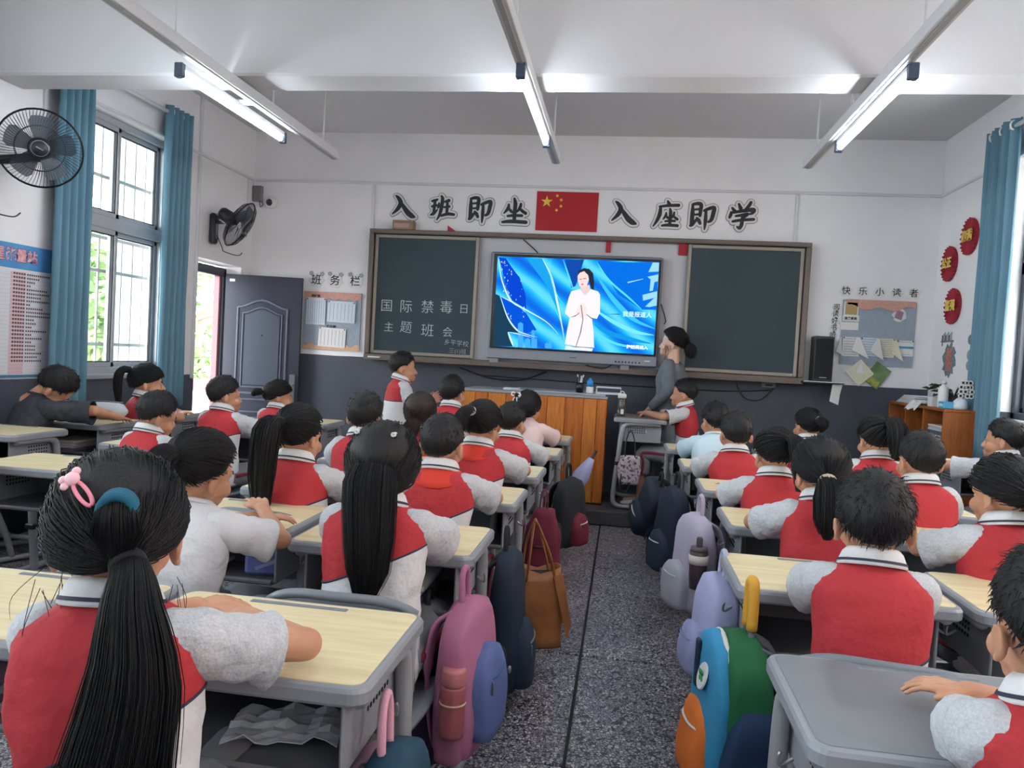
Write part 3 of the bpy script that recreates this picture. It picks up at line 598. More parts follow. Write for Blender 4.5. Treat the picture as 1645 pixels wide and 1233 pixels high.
# notice boards
felt = M('blue_grey_felt', (160, 172, 186), .9, var=.12, scale=30); sal = M('salmon_border', (214, 164, 150), .8, var=.15, scale=40); paper_b = M('bluish_paper', (206, 216, 228), .7); print_m = M('faint_print', (150, 160, 176), .8); cream = M('cream_paper', (226, 222, 196), .7, var=.1, scale=20)
def board(nm, lb, x0, x1, z0, z1): t = thing(nm, lb, 'notice board', (x0, YF, z0)); G().box((0, -.012, 0), (x1-x0, 0, z1-z0), .002).build('felt_sheet', felt, t); return t
nb = board('notice_board', 'small class duty board beside the open door', -3.125, -2.545, 1.255, 1.815); W_ = .58
g = G(); g.poly([(0, -.016, .56), (.58, -.016, .56)] + [(.58-.58*i/24, -.016, .49+.012*math.sin(i*1.57)) for i in range(25)], (0, .004, 0)); g.build('border_strip', sal, nb)
g = G(); g.poly([(0, -.016, 0), (.58, -.016, 0)] + [(.58-.58*i/24, -.016, .05+.014*math.sin(i*1.3)) for i in range(25)], (0, .004, 0)); g.build('border_strip', M('orange_border', (222, 184, 150), .8, var=.2, scale=30), nb)
def sheet(par, x0, z0, x1, z1, m, rot=0, y=-.02, lines=8, vert=False):
    c = Matrix.Translation(((x0+x1)/2, y, (z0+z1)/2)) @ Matrix.Rotation(rot, 4, 'Y'); hw, hz = (x1-x0)/2, (z1-z0)/2
    o = G().box((-hw, -.0015, -hz), (hw, .0015, hz), 0, 0, c).build('pinned_sheet', m, par); g = G()
    for k in range(lines):
        t_ = -.8 + 1.6*k/max(lines-1, 1)
        if vert: g.box((hw*t_-.002, -.0025, -hz*.85), (hw*t_+.001, -.0016, hz*.8), 0, 0, c)
        else: g.box((-hw*.85, -.0025, hz*t_-.002), (hw*.7, -.0016, hz*t_+.002), 0, 0, c)
    g.build('printed_lines', print_m, o)
    g = G()
    for sx in (-.9, .9): g.ball((hw*sx, -.003, hz*.9), .006, 6, 0, None); 
    g.xf(c).build('pin', blk, o)
sheet(nb, .03, .24, .225, .50, paper_b, 0, -.02, 8, True); sheet(nb, .245, .27, .525, .475, paper_b, .02, -.022, 7, True); sheet(nb, .165, .03, .44, .215, paper_w, .03, -.02, 7, True)
text_obj('heading', '课程表', .03, ink, nb, facing(.12, -.019, .515), .0005, .001); text_obj('heading', '值日表', .032, ink, nb, facing(.29, -.019, .225), .0005, .001)
def card_char(s, x, z, sz, lb, grp, flower=True, rl=0, rx=None):
    t = thing('title_character', lb, 'letter sign', (x, YF, z), 0, grp); rd = random.Random(s); k = 18
    g = G().poly([(sz*.72*(1+.14*math.sin(j*2.1+ord(s)))*math.cos(2*PI*j/k), -.004, sz*.66*(1+.12*math.cos(j*1.7))*math.sin(2*PI*j/k)) for j in range(k)], (0, .004, 0)); g.build('cut_out_card', paper_w, t)
    text_obj('character', s, sz, ink, t, facing(0, -.0045, 0, 0, rl), .0008, sz*.009)
    if flower:
        g = G()
        for a, b in ((-.5, .65), (.55, .6)):
            for j in range(5): g.poly([(sz*(a+.13*math.cos(2*PI*j/5)+.09*math.cos(2*PI*i/8)), -.006, sz*(b+.13*math.sin(2*PI*j/5)+.09*math.sin(2*PI*i/8))) for i in range(8)], (0, .003, 0))
        g.build('flower_doodle', M('grey_doodle', (168, 164, 166), .8), t)
card_char('班', -3.015, 1.925, .105, 'first black character over the class duty board', 'duty board title'); card_char('务', -2.825, 1.925, .105, 'middle black character over the class duty board', 'duty board title'); card_char('栏', -2.62, 1.925, .105, 'last black character over the class duty board', 'duty board title')
rb = board('notice_board', 'reading corner board with folded sheets beside the black speaker', 1.865, 2.475, 1.385, 1.955)
g = G(); g.poly([(.02, -.022, .575), (.60, -.022, .575)] + [(.60-.56*i/20, -.022, .515+.018*math.sin(i*.75)-.02*math.sin(PI*i/20)) for i in range(21)], (0, .006, 0)); g.build('wavy_border', sal, rb)
for k, (s, x) in enumerate((('快', 1.885), ('乐', 2.025), ('小', 2.165), ('读', 2.305), ('者', 2.445))): card_char(s, x, 2.03, .075, ('first', 'second', 'third', 'fourth', 'fifth')[k] + ' black character over the reading corner board', 'reading corner title', False)
for k, s in enumerate('阅读好书哈'): card_char(s, 1.815 - .004*k, 1.885-k*.062, .055, ('topmost', 'second', 'third', 'fourth', 'lowest')[k] + ' small character in the column beside the reading corner board', 'reading corner column', False)
sheet(rb, .02, .075, .16, .245, paper_w, 0, -.017, 7); sheet(rb, .17, .085, .32, .245, paper_b, 0, -.017, 7); sheet(rb, .31, .08, .45, .245, cream, 0, -.017, 9); sheet(rb, .47, .10, .605, .235, paper_w, 0, -.017, 3)
def flap(par, pts, m, nm='folded_flap'): return G().poly(pts, (0, .004, 0)).build(nm, m, par)
flap(rb, [(.13, -.026, .245), (.16, -.026, .24), (.235, -.05, .06), (.09, -.045, .13)], paper_w); flap(rb, [(.30, -.026, .245), (.32, -.026, .24), (.36, -.05, .05), (.24, -.045, .13)], paper_w); flap(rb, [(.45, -.026, .245), (.47, -.026, .22), (.52, -.05, .05), (.42, -.045, .12)], cream); flap(rb, [(.0, -.026, .24), (.02, -.026, .08), (-.04, -.05, .11)], paper_w)
G().box((.47, -.0205, .165), (.605, -.0195, .185)).build('blue_band', M('blue_print', (84, 150, 190), .7), rb)
for x0, z0, x1, z1, m in ((.02, .44, .12, .545, M('tan_print', (186, 158, 110), .8)), (.015, .385, .13, .425, paper_w), (.0, .31, .13, .365, paper_w)): G().box((x0-.012, -.02, z0-.008), (x1+.012, -.012, z1+.008), .004).build('cut_out', paper_w, rb); G().box((x0, -.022, z0), (x1, -.0195, z1)).build('cut_out_print', m, rb)
text_obj('words', '我来说说', .026, ink, rb, facing(.07, -.023, .405), .0004, .001)
g = G().poly([(.47+.055*(1+.2*math.sin(j*3))*math.cos(2*PI*j/14), -.018, .455+.06*math.sin(2*PI*j/14)) for j in range(14)], (0, .005, 0)); g.build('cut_out', paper_w, rb); G().poly([(.43, -.02, .43), (.49, -.02, .41), (.505, -.02, .48), (.45, -.02, .50)], (0, .002, 0)).build('purple_picture', M('purple_print', (150, 120, 136), .8), rb)
t = thing('pinned_leaflet', 'pale yellow leaflet with a folded corner hanging under the reading corner board', 'leaflet', (2.04, YF, 1.32)); mt = Matrix.Rotation(-.75, 4, 'Y'); G().box((-.085, -.03, -.085), (.085, -.027, .085), 0, 0, mt).build('sheet', cream, t); G().poly([(0, -.04, .1), (-.04, -.036, .0), (.035, -.04, -.01)], (0, .003, 0)).build('folded_corner', paper_w, t)
t = thing('pinned_leaflet', 'green picture leaflet hanging under the reading corner board', 'leaflet', (2.185, YF, 1.305)); mt = Matrix.Rotation(.6, 4, 'Y'); G().box((-.075, -.024, -.10), (.075, -.021, .10), 0, 0, mt).build('sheet', M('green_print', (120, 148, 100), .7, c2=(84, 120, 76), scale=14), t); G().box((-.06, -.0255, -.09), (.06, -.0235, -.03), 0, 0, mt).build('yellow_picture', M('yellow_print', (196, 196, 96), .7, c2=(120, 130, 60), scale=25), t)
# red rosettes and stickers on the wall by the curtain
ros = M('crimson_crepe', (150, 28, 44), .7); gold = M('gold_letters', (232, 200, 96), .5)
for s, y, z, lb in (('和谐', 6.48, 2.43, 'highest'), ('公正', 6.83, 2.26, 'middle height'), ('富强', 6.70, 1.90, 'lowest')):
    t = thing('paper_rosette', lb + ' of the three pleated red rosettes with gold characters', 'rosette', (XR, y, z), 0, 'red rosettes beside the curtain'); k = 48; R_ = .145
    g = G().add([(-.012 if j % 2 else -.03, R_*(1+.03*(j % 4 == 0))*math.cos(2*PI*j/k), R_*(1+.03*(j % 4 == 0))*math.sin(2*PI*j/k)) for j in range(k)] + [(-.02, .03*math.cos(2*PI*j/k), .03*math.sin(2*PI*j/k)) for j in range(k)] + [(0, R_*.95*math.cos(2*PI*j/k), R_*.95*math.sin(2*PI*j/k)) for j in range(k)],
        [(j, (j+1) % k, k+(j+1) % k, k+j) for j in range(k)] + [tuple(range(k, 2*k))] + [(j, (j+1) % k, 2*k+(j+1) % k, 2*k+j) for j in range(k)]); g.build('pleated_fan', ros, t)
    text_obj('gold_characters', s, .095, gold, t, Matrix.Translation((-.036, 0, 0)) @ Matrix.Rotation(-PI/2, 4, 'Z') @ Matrix.Rotation(PI/2, 4, 'X'), .002, .003)
stk = M('sticker_grey', (120, 122, 128), .7)
t = thing('wall_sticker', 'grey sticker of a little bookshelf below the red rosettes', 'sticker', (XR, 6.78, 1.66)); g = G().box((-.006, -.12, -.05), (0, .12, -.035)); [g.box((-.006, -.1+d, -.08), (0, -.09+d, -.05)) for d in (0, .19)]; g.build('shelf_print', stk, t)
for k in range(9): G().box((-.005, .09-k*.022, -.035), (0, .106-k*.022, .01+.012*(k % 3))).build('book_print', M('bk%d' % (k % 3), ((70, 72, 80), (186, 158, 158), (150, 160, 168))[k % 3], .7), t)
t = thing('wall_sticker', 'salmon and blue patterned sticker below the bookshelf sticker', 'sticker', (XR, 6.72, 1.46)); g = G().poly([(-.004, .12*(1+.22*math.sin(j*2.3))*math.cos(2*PI*j/22), .13*(1+.15*math.cos(j*3.1))*math.sin(2*PI*j/22)) for j in range(22)], (.004, 0, 0)); g.build('blue_print', M('dusty_blue', (128, 150, 160), .8, c2=(90, 100, 110), scale=40), t)
G().box((-.007, -.06, -.09), (-.003, .055, .1), .002).build('salmon_print', M('salmon_print', (196, 136, 118), .8, c2=(150, 96, 84), scale=50), t)
for z in (1.62, 1.50, 1.42): t = thing('wall_sticker', {1.62: 'round dark ring sticker at the curtain edge', 1.5: 'upper blue round sticker at the curtain edge', 1.42: 'lower blue round sticker at the curtain edge'}[z], 'sticker', (XR, 6.36, z)); G().lathe([(.0, .003), (.035, .003), (.04, 0)], 14, 0, (0, 0, 0), Matrix.Rotation(-PI/2, 4, 'Y')).build('disc', stk if z > 1.6 else M('dusty_blue2', (140, 160, 172), .8), t)
# score poster on the left wall
t = thing('score_poster', 'white score chart with a blue heading beside the teal curtain', 'poster', (XL+.001, 3.95, 1.0)); PH = .81
G().box((0, -.68, .0), (.008, .56, PH), .002).build('sheet', M('poster_white', (214, 216, 222), .5), t)
G().box((.006, -.68, PH-.15), (.010, .56, PH), .001).build('blue_heading', M('poster_blue', (92, 158, 204), .5, c2=(70, 136, 196), scale=6), t); G().box((.006, -.68, -.005), (.010, .57, .012)).build('blue_edge', M('poster_edge', (70, 120, 150), .5), t)
wallL = lambda y, z: Matrix.Translation((.0105, y, z)) @ Matrix.Rotation(PI/2, 4, 'Z') @ Matrix.Rotation(PI/2, 4, 'X')
pr = M('poster_letters', (236, 200, 190), .5, c2=(206, 120, 150), scale=30)
text_obj('heading_characters', '星能量站', .085, M('letter_edge', (120, 70, 120), .5), t, wallL(.225, PH-.075), .0004, .005); text_obj('heading_characters', '星能量站', .085, pr, t, Matrix.Translation((.001, 0, 0)) @ wallL(.225, PH-.075), .0006, .002)
g = G(); gl = G(); gk = G(); rd = random.Random(9)
for k in range(27):
    z = PH-.178-k*.0232; gl.box((.0078, -.66, z-.0118), (.0088, .54, z-.0108))
    for y0 in (-.40, .19):
        g.box((.0078, y0, z-.0095), (.0090, y0+.115, z+.0085))
        if k < 24:
            for q in range(5): gk.box((.0088, y0+.02+q*.02, z-.006), (.0096, y0+.034+q*.02, z+.006))
            for q in range(rd.randint(2, 13)): gk.box((.0078, y0+.128+q*.0175, z-.006), (.0090, y0+.139+q*.0175, z+.005))
g.build('pink_name_column', M('poster_pink', (216, 178, 184), .6), t)['kind'] = 'stuff'; gl.build('ruled_lines', M('poster_line', (160, 166, 178), .6), t); gk.build('handwritten_marks', M('poster_mark', (96, 66, 78), .7), t)['kind'] = 'stuff'

# ------------------------------------------------------------------ wall fans
fan_b = M('black_fan_plastic', (30, 34, 42), .4); blade_m = M('smoky_fan_blade', (60, 74, 88), .3, alpha=.85); wire_m = M('fan_wire', (34, 38, 46), .35, .4)
def fan(loc, direc, wall_pt, label, R_=.215, nw=72, roll=0):
    t = thing('wall_fan', label, 'fan', loc); d = Vector(direc).normalized(); q = d.to_track_quat('Z', 'Y').to_matrix().to_4x4(); P = lambda *a: q @ Vector(a)
    for nm, sg in (('front_grille', 1), ('rear_grille', -1)):
        g = G()
        for k in range(nw):
            a = 2*PI*k/nw; g.tube([P(r*math.cos(a+.25*(1-r/R_)), r*math.sin(a+.25*(1-r/R_)), sg*.07*math.sqrt(max(0, 1-(r/R_)**2.4))) for r in (.05, .1, .15, .19, R_)], .0012, 4, 0, False)
        for r in (.06, .125, R_): g.tube([P(r*math.cos(2*PI*k/40), r*math.sin(2*PI*k/40), sg*.07*math.sqrt(max(0, 1-(r/R_)**2.4))) for k in range(41)], .0022 if r < R_ else .006, 5, 0, False)
        g.build(nm, wire_m, t)
    g = G().lathe([(0, .085), (.045, .084), (.056, .072), (.056, .06)], 20, 0, (0, 0, 0), q); hub = g.build('hub_cap', fan_b, t, True)
    G().tube([P(.043*math.cos(2*PI*k/24), .043*math.sin(2*PI*k/24), .085) for k in range(25)], .0018, 5).build('chrome_ring', chrome, hub); G().box((-.02, -.003, .0845), (.02, .003, .0865), 0, 0, q @ Matrix.Rotation(-.4, 4, 'Z')).build('badge', chrome, hub)
    for k in range(5):
        a = 2*PI*k/5 + roll; vs = []; fs = []
        for i in range(7):
            r = .035 + .145*i/6; wd = .10*(.55+.9*(i/6))*(1 if i < 6 else .7)
            for j in range(5):
                s = (j/4-.5)*wd/r*1.0; vs.append(P(r*math.cos(a+s), r*math.sin(a+s), .02*(.5-j/4)*2))
        for i in range(6):
            for j in range(4): fs.append((i*5+j, i*5+j+1, i*5+j+6, i*5+j+5))
        o = G().add(vs, fs).build('blade', blade_m, t, True, False)
    mg = G().lathe([(0, -.20), (.045, -.195), (.058, -.17), (.06, -.09), (.045, -.05), (.02, -.02)], 18, 0, (0, 0, 0), q); mo = mg.build('motor_housing', fan_b, t, True)
    G().box((-.03, -.065, -.16), (.03, -.055, -.11), .002, 0, q).build('rating_label', white_pl, mo)
    wp = Vector(wall_pt) - Vector(loc); G().tube([P(0, 0, -.12), P(0, -.05, -.13), wp + Vector((.05 if wp.x < 0 else -.05, 0, .06)), wp + Vector((0, 0, .06))], [.025, .028, .026, .03], 10).build('arm', fan_b, t, True)
    s = 1; b = G().box((wp.x, wp.y-.045, wp.z-.14), (wp.x+.055, wp.y+.045, wp.z+.13), .018).build('wall_mount', fan_b, t); G().box((wp.x+.054, wp.y-.012, wp.z-.09), (wp.x+.058, wp.y+.012, wp.z+.04)).build('control_strip', chrome, b)
    c = G().tube(cat([wp+Vector((.04, 0, -.02)), wp+Vector((.10, .02, -.16)), wp+Vector((.12, .03, -.20)), wp+Vector((.20, .12, -.22)), wp+Vector((.22, .16, -.19))], 5), .004, 5).build('power_cord', wire, t, True)
    return t
fan((-3.36, 3.95, 2.325), (.62, -.76, -.20), (XL, 3.80, 2.15), 'black wall fan facing the class beside the near teal curtain', roll=.3)
fan((-3.40, 6.31, 2.31), (.80, .18, -.47), (XL, 6.36, 2.28), 'black wall fan turned sideways above the open door')
# ------------------------------------------------------------------ desks and chairs
lam = wood('desk_laminate', (234, 220, 178), (214, 197, 154), 'x', 5, .38, .0, 9); grey_p = M('grey_desk_plastic', (142, 146, 152), .38, var=.06, scale=6); grey_top = M('scuffed_grey_top', (120, 124, 130), .42, var=.14, scale=9, bump=.05, bscale=60)
tray_m = M('dark_tray_plastic', (92, 94, 100), .5); leg_m = M('grey_leg_tube', (164, 166, 170), .4, .2); hole_m = M('punched_holes', (28, 28, 32), .8); clamp_m = M('black_clamp', (30, 31, 34), .5)
def rrect(w, d, r, k=5):
    out = []
    for cx, cy, a0 in ((w/2-r, d/2-r, 0), (-w/2+r, d/2-r, PI/2), (-w/2+r, -d/2+r, PI), (w/2-r, -d/2+r, 3*PI/2)):
        for i in range(k+1): a = a0 + PI/2*i/k; out.append((cx + r*math.cos(a), cy + r*math.sin(a)))
    return out
def rim_plate(g, w, d, r, prof):
    g.rings([[(x*(1-2*ins/w), y*(1-2*ins/d), z) for x, y in rrect(w, d, r)] for ins, z in prof])
def make_desk(name, label, loc, h=.70, top=None, w=.585, d=.42, rz=0, group=None, plain=False):
    """origin at the floor under the middle of the sitter's edge; the desk runs to +y"""
    t = thing(name, label, 'desk', loc, rz, group); c = Matrix.Translation((0, d/2, 0))
    g = G(); rim_plate(g, w, d, .035, [(.004, h-.036), (0, h-.030), (0, h-.010), (.004, h-.003), (.010, h), (.016, h-.0005)]); g.xf(c); o = g.build('desk_rim', grey_p, t)
    g = G(); rim_plate(g, w-.03, d-.03, .025, [(0, h-.01), (0, h+.0006), (.002, h+.001)]); g.xf(c); top_o = g.build('desk_top', top or lam, t)
    G().box((-w*.2, d-.05, h-.002), (w*.2, d-.032, h+.003), .003).build('pen_groove', M('groove_grey', (118, 122, 128), .4), o)
    g = G(); z0 = h-.19; wt = w/2-.055   # book tray: floor, back, sides, front lip
    g.box((-wt, .03, z0), (wt, d-.05, z0+.008), .003); g.box((-wt, d-.055, z0), (wt, d-.045, h-.036), .003); g.box((-wt, .02, z0), (wt, .034, z0+.018), .006)
    tr = g.build('book_tray', tray_m, t)
    for s in (-1, 1):
        G().box((s*wt-.004, .04, z0), (s*wt+.004, d-.05, h-.036), .003).build('tray_side', grey_p, tr)
        g = G()
        for i in range(8):
            for j in range(4): g.box((s*wt-.0055, .17+i*.018, h-.12+j*.018), (s*wt+.0055, .178+i*.018, h-.111+j*.018))
        g.build('punched_holes', hole_m, tr)
        x = s*(w/2-.03)
        P = cat([(x, .05, h-.04), (x, .20, h-.042), (x, .31, h-.05), (x, .35, h-.11), (x, .372, h*.5), (x, .392, .10), (x, .365, .032), (x, .28, .021), (x, .10, .02), (x, .02, .018)], 5)
        lg = G().tube(P, .019, 10, 0, True, 1.0).build('leg', leg_m, t, True)
        G().box((x-.02, .0, .0), (x+.02, .06, .022), .006).build('foot_cap', clamp_m, lg)
        G().box((x-.024, .345, h*.5-.014), (x+.024, .398, h*.5+.014), .006).build('clamp', clamp_m, lg)
        G().tube(cat([(x+s*.018, .16, h-.10), (x+s*.04, .16, h-.115), (x+s*.043, .16, h-.10), (x+s*.04, .16, h-.09)], 4), .004, 6).build('bag_hook', chrome, lg)
    G().tube([(-w/2+.03, .388, .12), (w/2-.03, .388, .12)], .014, 8).build('crossbar', leg_m, t, True)
    return t
chair_p = M('grey_chair_plastic', (116, 122, 130), .4, var=.08, scale=7)
def make_chair(label, loc, rz=0, group=None, back_h=.70):
    """origin on the floor under the seat centre; the sitter faces +y"""
    t = thing('school_chair', label, 'chair', loc, rz, group)
    vs = []; fs = []; n = 12; m = 8
    for i in range(n+1):
        for j in range(m+1):
            u, v = i/n*2-1, j/m*2-1; z = .372 - .012*(1-u*u)*(1-v*v) - (.02*max(0, v-.6)*2); vs.append((u*.19*(1-.08*v*v), v*.185, z))
    for i in range(n):
        for j in range(m): a = i*(m+1)+j; fs.append((a, a+m+1, a+m+2, a+1))
    s = G().add(vs, fs).build('seat', chair_p, t, True, False); md = s.modifiers.new('t', 'SOLIDIFY'); md.thickness = .012
    vs = []; fs = []
    for i in range(n+1):
        for j in range(m+1):
            u, v = i/n*2-1, j/m; yb = -.205 - .03*v + .03*u*u; zz = .47 + (back_h-.47)*v - .035*v*(u**4); vs.append((u*.185, yb, zz))
    fs = [(i*(m+1)+j, i*(m+1)+j+1, (i+1)*(m+1)+j+1, (i+1)*(m+1)+j) for i in range(n) for j in range(m)]
    b = G().add(vs, fs).build('backrest', chair_p, t, True, False); md = b.modifiers.new('t', 'SOLIDIFY'); md.thickness = .014; md.offset = 0
    G().tube([(u*.187, -.235 + .03*u*u, back_h - .035*(u**4)) for u in [k/8-1 for k in range(17)]], .0125, 8).build('top_edge', chair_p, b, True)
    for sx in (-1, 1):
        x = sx*.165
        G().tube(cat([(sx*.176, -.20, back_h-.05), (sx*.172, -.195, .55), (x, -.17, .37), (x, -.10, .18), (x, -.06, .03)], 5), .016, 9).build('frame_tube', leg_m, t, True)
        G().tube(cat([(x, -.20, .016), (x, -.1, .022), (x, .12, .022), (x, .20, .016)], 3), .016, 8).build('foot', leg_m, t, True)
    G().tube([(-.165, -.08, .16), (.165, -.08, .16)], .011, 8).build('crossbar', leg_m, t, True)
    return t

# ------------------------------------------------------------------ people
skin = M('child_skin', (202, 152, 124), .55, c2=(188, 136, 108), scale=14, spec=.3); skin_t = M('adult_skin', (222, 182, 162), .5, spec=.3); lip_m = M('lips', (176, 104, 98), .5)
hair_m = M('black_hair', (27, 25, 28), .6, c2=(11, 10, 12), scale=260, stretch=(1, 1, .06), bump=.55, bscale=300, spec=.4); hair_b = M('brown_black_hair', (60, 42, 38), .6, c2=(26, 18, 18), scale=260, stretch=(1, 1, .06), bump=.55, bscale=300, spec=.4)
red_m = M('red_cotton_vest', (188, 50, 58), .8, c2=(174, 42, 50), scale=4, bump=.42, bscale=12); white_c = M('white_cotton', (222, 222, 224), .8, bump=.45, bscale=15)
grey_c = M('grey_melange', (206, 208, 211), .85, c2=(184, 187, 192), scale=260, bump=.5, bscale=22, detail=2); navy = M('navy_trim', (40, 42, 62), .7); trous = M('grey_sweatpants', (122, 124, 130), .85, var=.08, scale=10, bump=.08, bscale=300); maroon = M('maroon_stripe', (120, 32, 50), .8)
eye_w = M('eye_white', (196, 188, 184), .4); eye_d = M('eye_dark', (30, 20, 18), .2); shoe_m = M('white_shoe', (200, 200, 204), .6); sole_m = M('shoe_sole', (90, 90, 94), .7); shoe_d = M('dark_shoe', (44, 46, 56), .6)
scarf_m = M('orange_red_scarf', (216, 56, 38), .7)
class Blobs:
    def __init__(s): s.g = G()
    def cap(s, a, b, ra, rb, n=10):
        a = Vector(a); b = Vector(b); d = b - a; L = d.length
        if L < 1e-5: s.g.ball(a, ra, n); return
        q = d.to_track_quat('Z', 'Y').to_matrix().to_4x4(); P = []
        for k in range(4): t = -PI/2 + PI/2*k/4; P.append((ra*math.cos(t), ra*math.sin(t)))
        for k in range(5): t = PI/2*k/4; P.append((rb*math.cos(t), L + rb*math.sin(t)))
        s.g.lathe(P, n, 0, a, q)
    def ell(s, c, r, m=None, n=14): s.g.ball(c, r, n, 0, m)
def remesh(g, name, vox, keep=.4, it=4):
    me = bpy.data.meshes.new('tmp'); me.from_pydata(g.v, [], g.f); bm = bmesh.new(); bm.from_mesh(me); bmesh.ops.recalc_face_normals(bm, faces=bm.faces); bm.to_mesh(me); bm.free()
    o = bpy.data.objects.new('tmp', me); COL.objects.link(o)
    r = o.modifiers.new('r', 'REMESH'); r.mode = 'VOXEL'; r.voxel_size = vox
    s = o.modifiers.new('s', 'SMOOTH'); s.factor = .5; s.iterations = it
    d = o.modifiers.new('d', 'DECIMATE'); d.ratio = keep
    out = bpy.data.meshes.new_from_object(o.evaluated_get(bpy.context.evaluated_depsgraph_get())); bpy.data.objects.remove(o); bpy.data.meshes.remove(me)
    out.name = name; out.polygons.foreach_set('use_smooth', [True]*len(out.polygons)); return out
def hand(B, W, fwd, pn, side, s=1.0, curl=.35, spread=.09):
    W = Vector(W); f = Vector(fwd).normalized(); p = Vector(pn); p = (p - f*p.dot(f)).normalized(); lat = f.cross(p)*side
    for i in range(4):
        o = (1.5-i); k = W + (f*.054 + lat*o*.0165)*s
        B.cap(W + lat*o*.010*s + f*.006*s, k, .0105*s, .0088*s, 8)
        d = (f + lat*o*spread).normalized(); L = (.046, .052, .048, .037)[i]*s; q = k; bend = curl
        for seg, (fr, ra, rb) in enumerate(((.44, .0072, .0066), (.31, .0066, .006), (.25, .006, .005))):
            dd = (d*math.cos(bend*(seg+.5)*.8) + p*math.sin(bend*(seg+.5)*.8)); e = q + dd*L*fr*1.15; B.cap(q, e, ra*s, rb*s, 7); q = e
    a = W + (lat*.016 + f*.012)*s; b = a + (lat*.020 + f*.020 + p*.004)*s; c = b + (lat*.006 + f*.022 + p*.006)*s; B.cap(a, b, .0095*s, .008*s, 8); B.cap(b, c, .0078*s, .0062*s, 8)
HC = Vector((0, -.004, .105)); HR = Vector((.072, .088, .084))
def scalp(th, ph, h=0.0):
    d = Vector((math.sin(th)*math.sin(ph), math.sin(th)*math.cos(ph), math.cos(th)))
    p = Vector((HC.x + (HR.x+h)*d.x, HC.y + (HR.y+h)*d.y, HC.z + (HR.z+h)*d.z))
    if p.z < HC.z: p.y -= min(0, p.y)*.10*(HC.z-p.z)/.08; p.x *= 1 - .12*(HC.z-p.z)/.08
    return p
def hairline(ph, kind):
    a = abs((ph+PI) % (2*PI) - PI)/PI*180
    if kind == 'girl': return math.radians(interp((0, 30, 55, 75, 95, 120, 150, 180), (56, 60, 72, 92, 104, 118, 124, 122), a))
    if kind == 'fringe': return math.radians(interp((0, 30, 50, 75, 95, 120, 150, 180), (80, 82, 90, 98, 104, 118, 126, 124), a))
    if kind == 'long': return math.radians(interp((0, 30, 55, 75, 95, 120, 150, 180), (60, 64, 80, 110, 128, 140, 146, 148), a))
    return math.radians(interp((0, 30, 50, 70, 85, 100, 120, 150, 180), (60, 62, 72, 92, 90, 100, 120, 129, 130), a))
def cap_mesh(kind, thick, edge, seed, nx=36, nz=14, wob=.003):
    g = G(); rr = []
    for k in range(nz+1):
        ring = []
        for j in range(nx):
            ph = 2*PI*j/nx; tm = hairline(ph, kind); th = max(.02, tm*k/nz); h = edge + (thick-edge)*(1-(k/nz)**3)*((1 - .55*abs(math.sin(ph))*math.sin(th)) if kind == 'boy' else 1)
            h += wob*noise.noise(Vector((math.sin(ph)*3, math.cos(ph)*3, th*4+seed)))
            ring.append(scalp(th, ph, h))
        rr.append(ring)
    rr.append([scalp(hairline(2*PI*j/nx, kind)*.97, 2*PI*j/nx, -.004) for j in range(nx)])
    g.rings(rr, 0, True, False); return g
def strand(g, pts, r0, r1, n=3):
    k = len(pts); g.tube(pts, [max(.0002, r0 + (r1-r0)*(i/(k-1))**2) for i in range(k)], n, 0, False)
def hair_boy(seed, N, r, thick=.013, fade=.35, spike=.012, mat=hair_m):
    rd = random.Random(seed); g = cap_mesh('boy', thick, .002, seed); whorl = scalp(.45, PI, .01)
    for _ in range(N):
        ph = rd.uniform(0, 2*PI); tm = hairline(ph, 'boy'); t = rd.random()**.6; th = tm*t; p = scalp(th, ph, thick*.75*(1-t**3)*(1 - .55*abs(math.sin(ph))*math.sin(th))); nrm = Vector(((p.x-HC.x)/HR.x, (p.y-HC.y)/HR.y, (p.z-HC.z)/HR.z)).normalized()
        d = (p - whorl); d = (d - nrm*d.dot(nrm)); d = d.normalized() if d.length > 1e-4 else Vector((1, 0, 0)); d = (d + Vector((rd.gauss(0, .25), rd.gauss(0, .25), rd.gauss(0, .25)))).normalized()
        L = (.022*(1-fade*t) + .005)*rd.uniform(.7, 1.2); up = spike*.6*rd.uniform(.2, 1)*(1-t*.8)
        strand(g, [p - nrm*.003, p + d*L*.5 + nrm*up*.8, p + d*L + nrm*(up*.5-.002)], r, r*.2)
    return g
def slerp(a, b, t): q = a.lerp(b, t); return q.normalized() * (a.length*(1-t) + b.length*t)
def hair_combed(seed, N, r, tie, kind='girl', thick=.012, part=0.0, reach=1.0):
    """hair combed from the hairline to the tie (th, ph)"""
    rd = random.Random(seed); g = cap_mesh(kind, thick, .003, seed); tp = scalp(tie[0], tie[1], thick+.004); td = (tp - HC)
    for _ in range(N):
        ph = rd.uniform(0, 2*PI); t0 = rd.uniform(.25, 1.0)**.5; p = scalp(hairline(ph, kind)*t0, ph, .004); d0 = p - HC; P = []
        amp = rd.uniform(.0, .004); fq = rd.uniform(0, 6)
        for k in range(8):
            t = k/7; q = slerp(d0, td, t*reach); n_ = q.normalized(); s_ = math.sqrt((n_.x/HR.x)**2 + (n_.y/HR.y)**2 + (n_.z/HR.z)**2); base = n_/s_
            P.append(HC + base + n_*(thick*(.98+.30*math.sin(PI*t)) + amp*math.sin(t*5+fq)))
        strand(g, P, r, r*.7)
    return g, tp
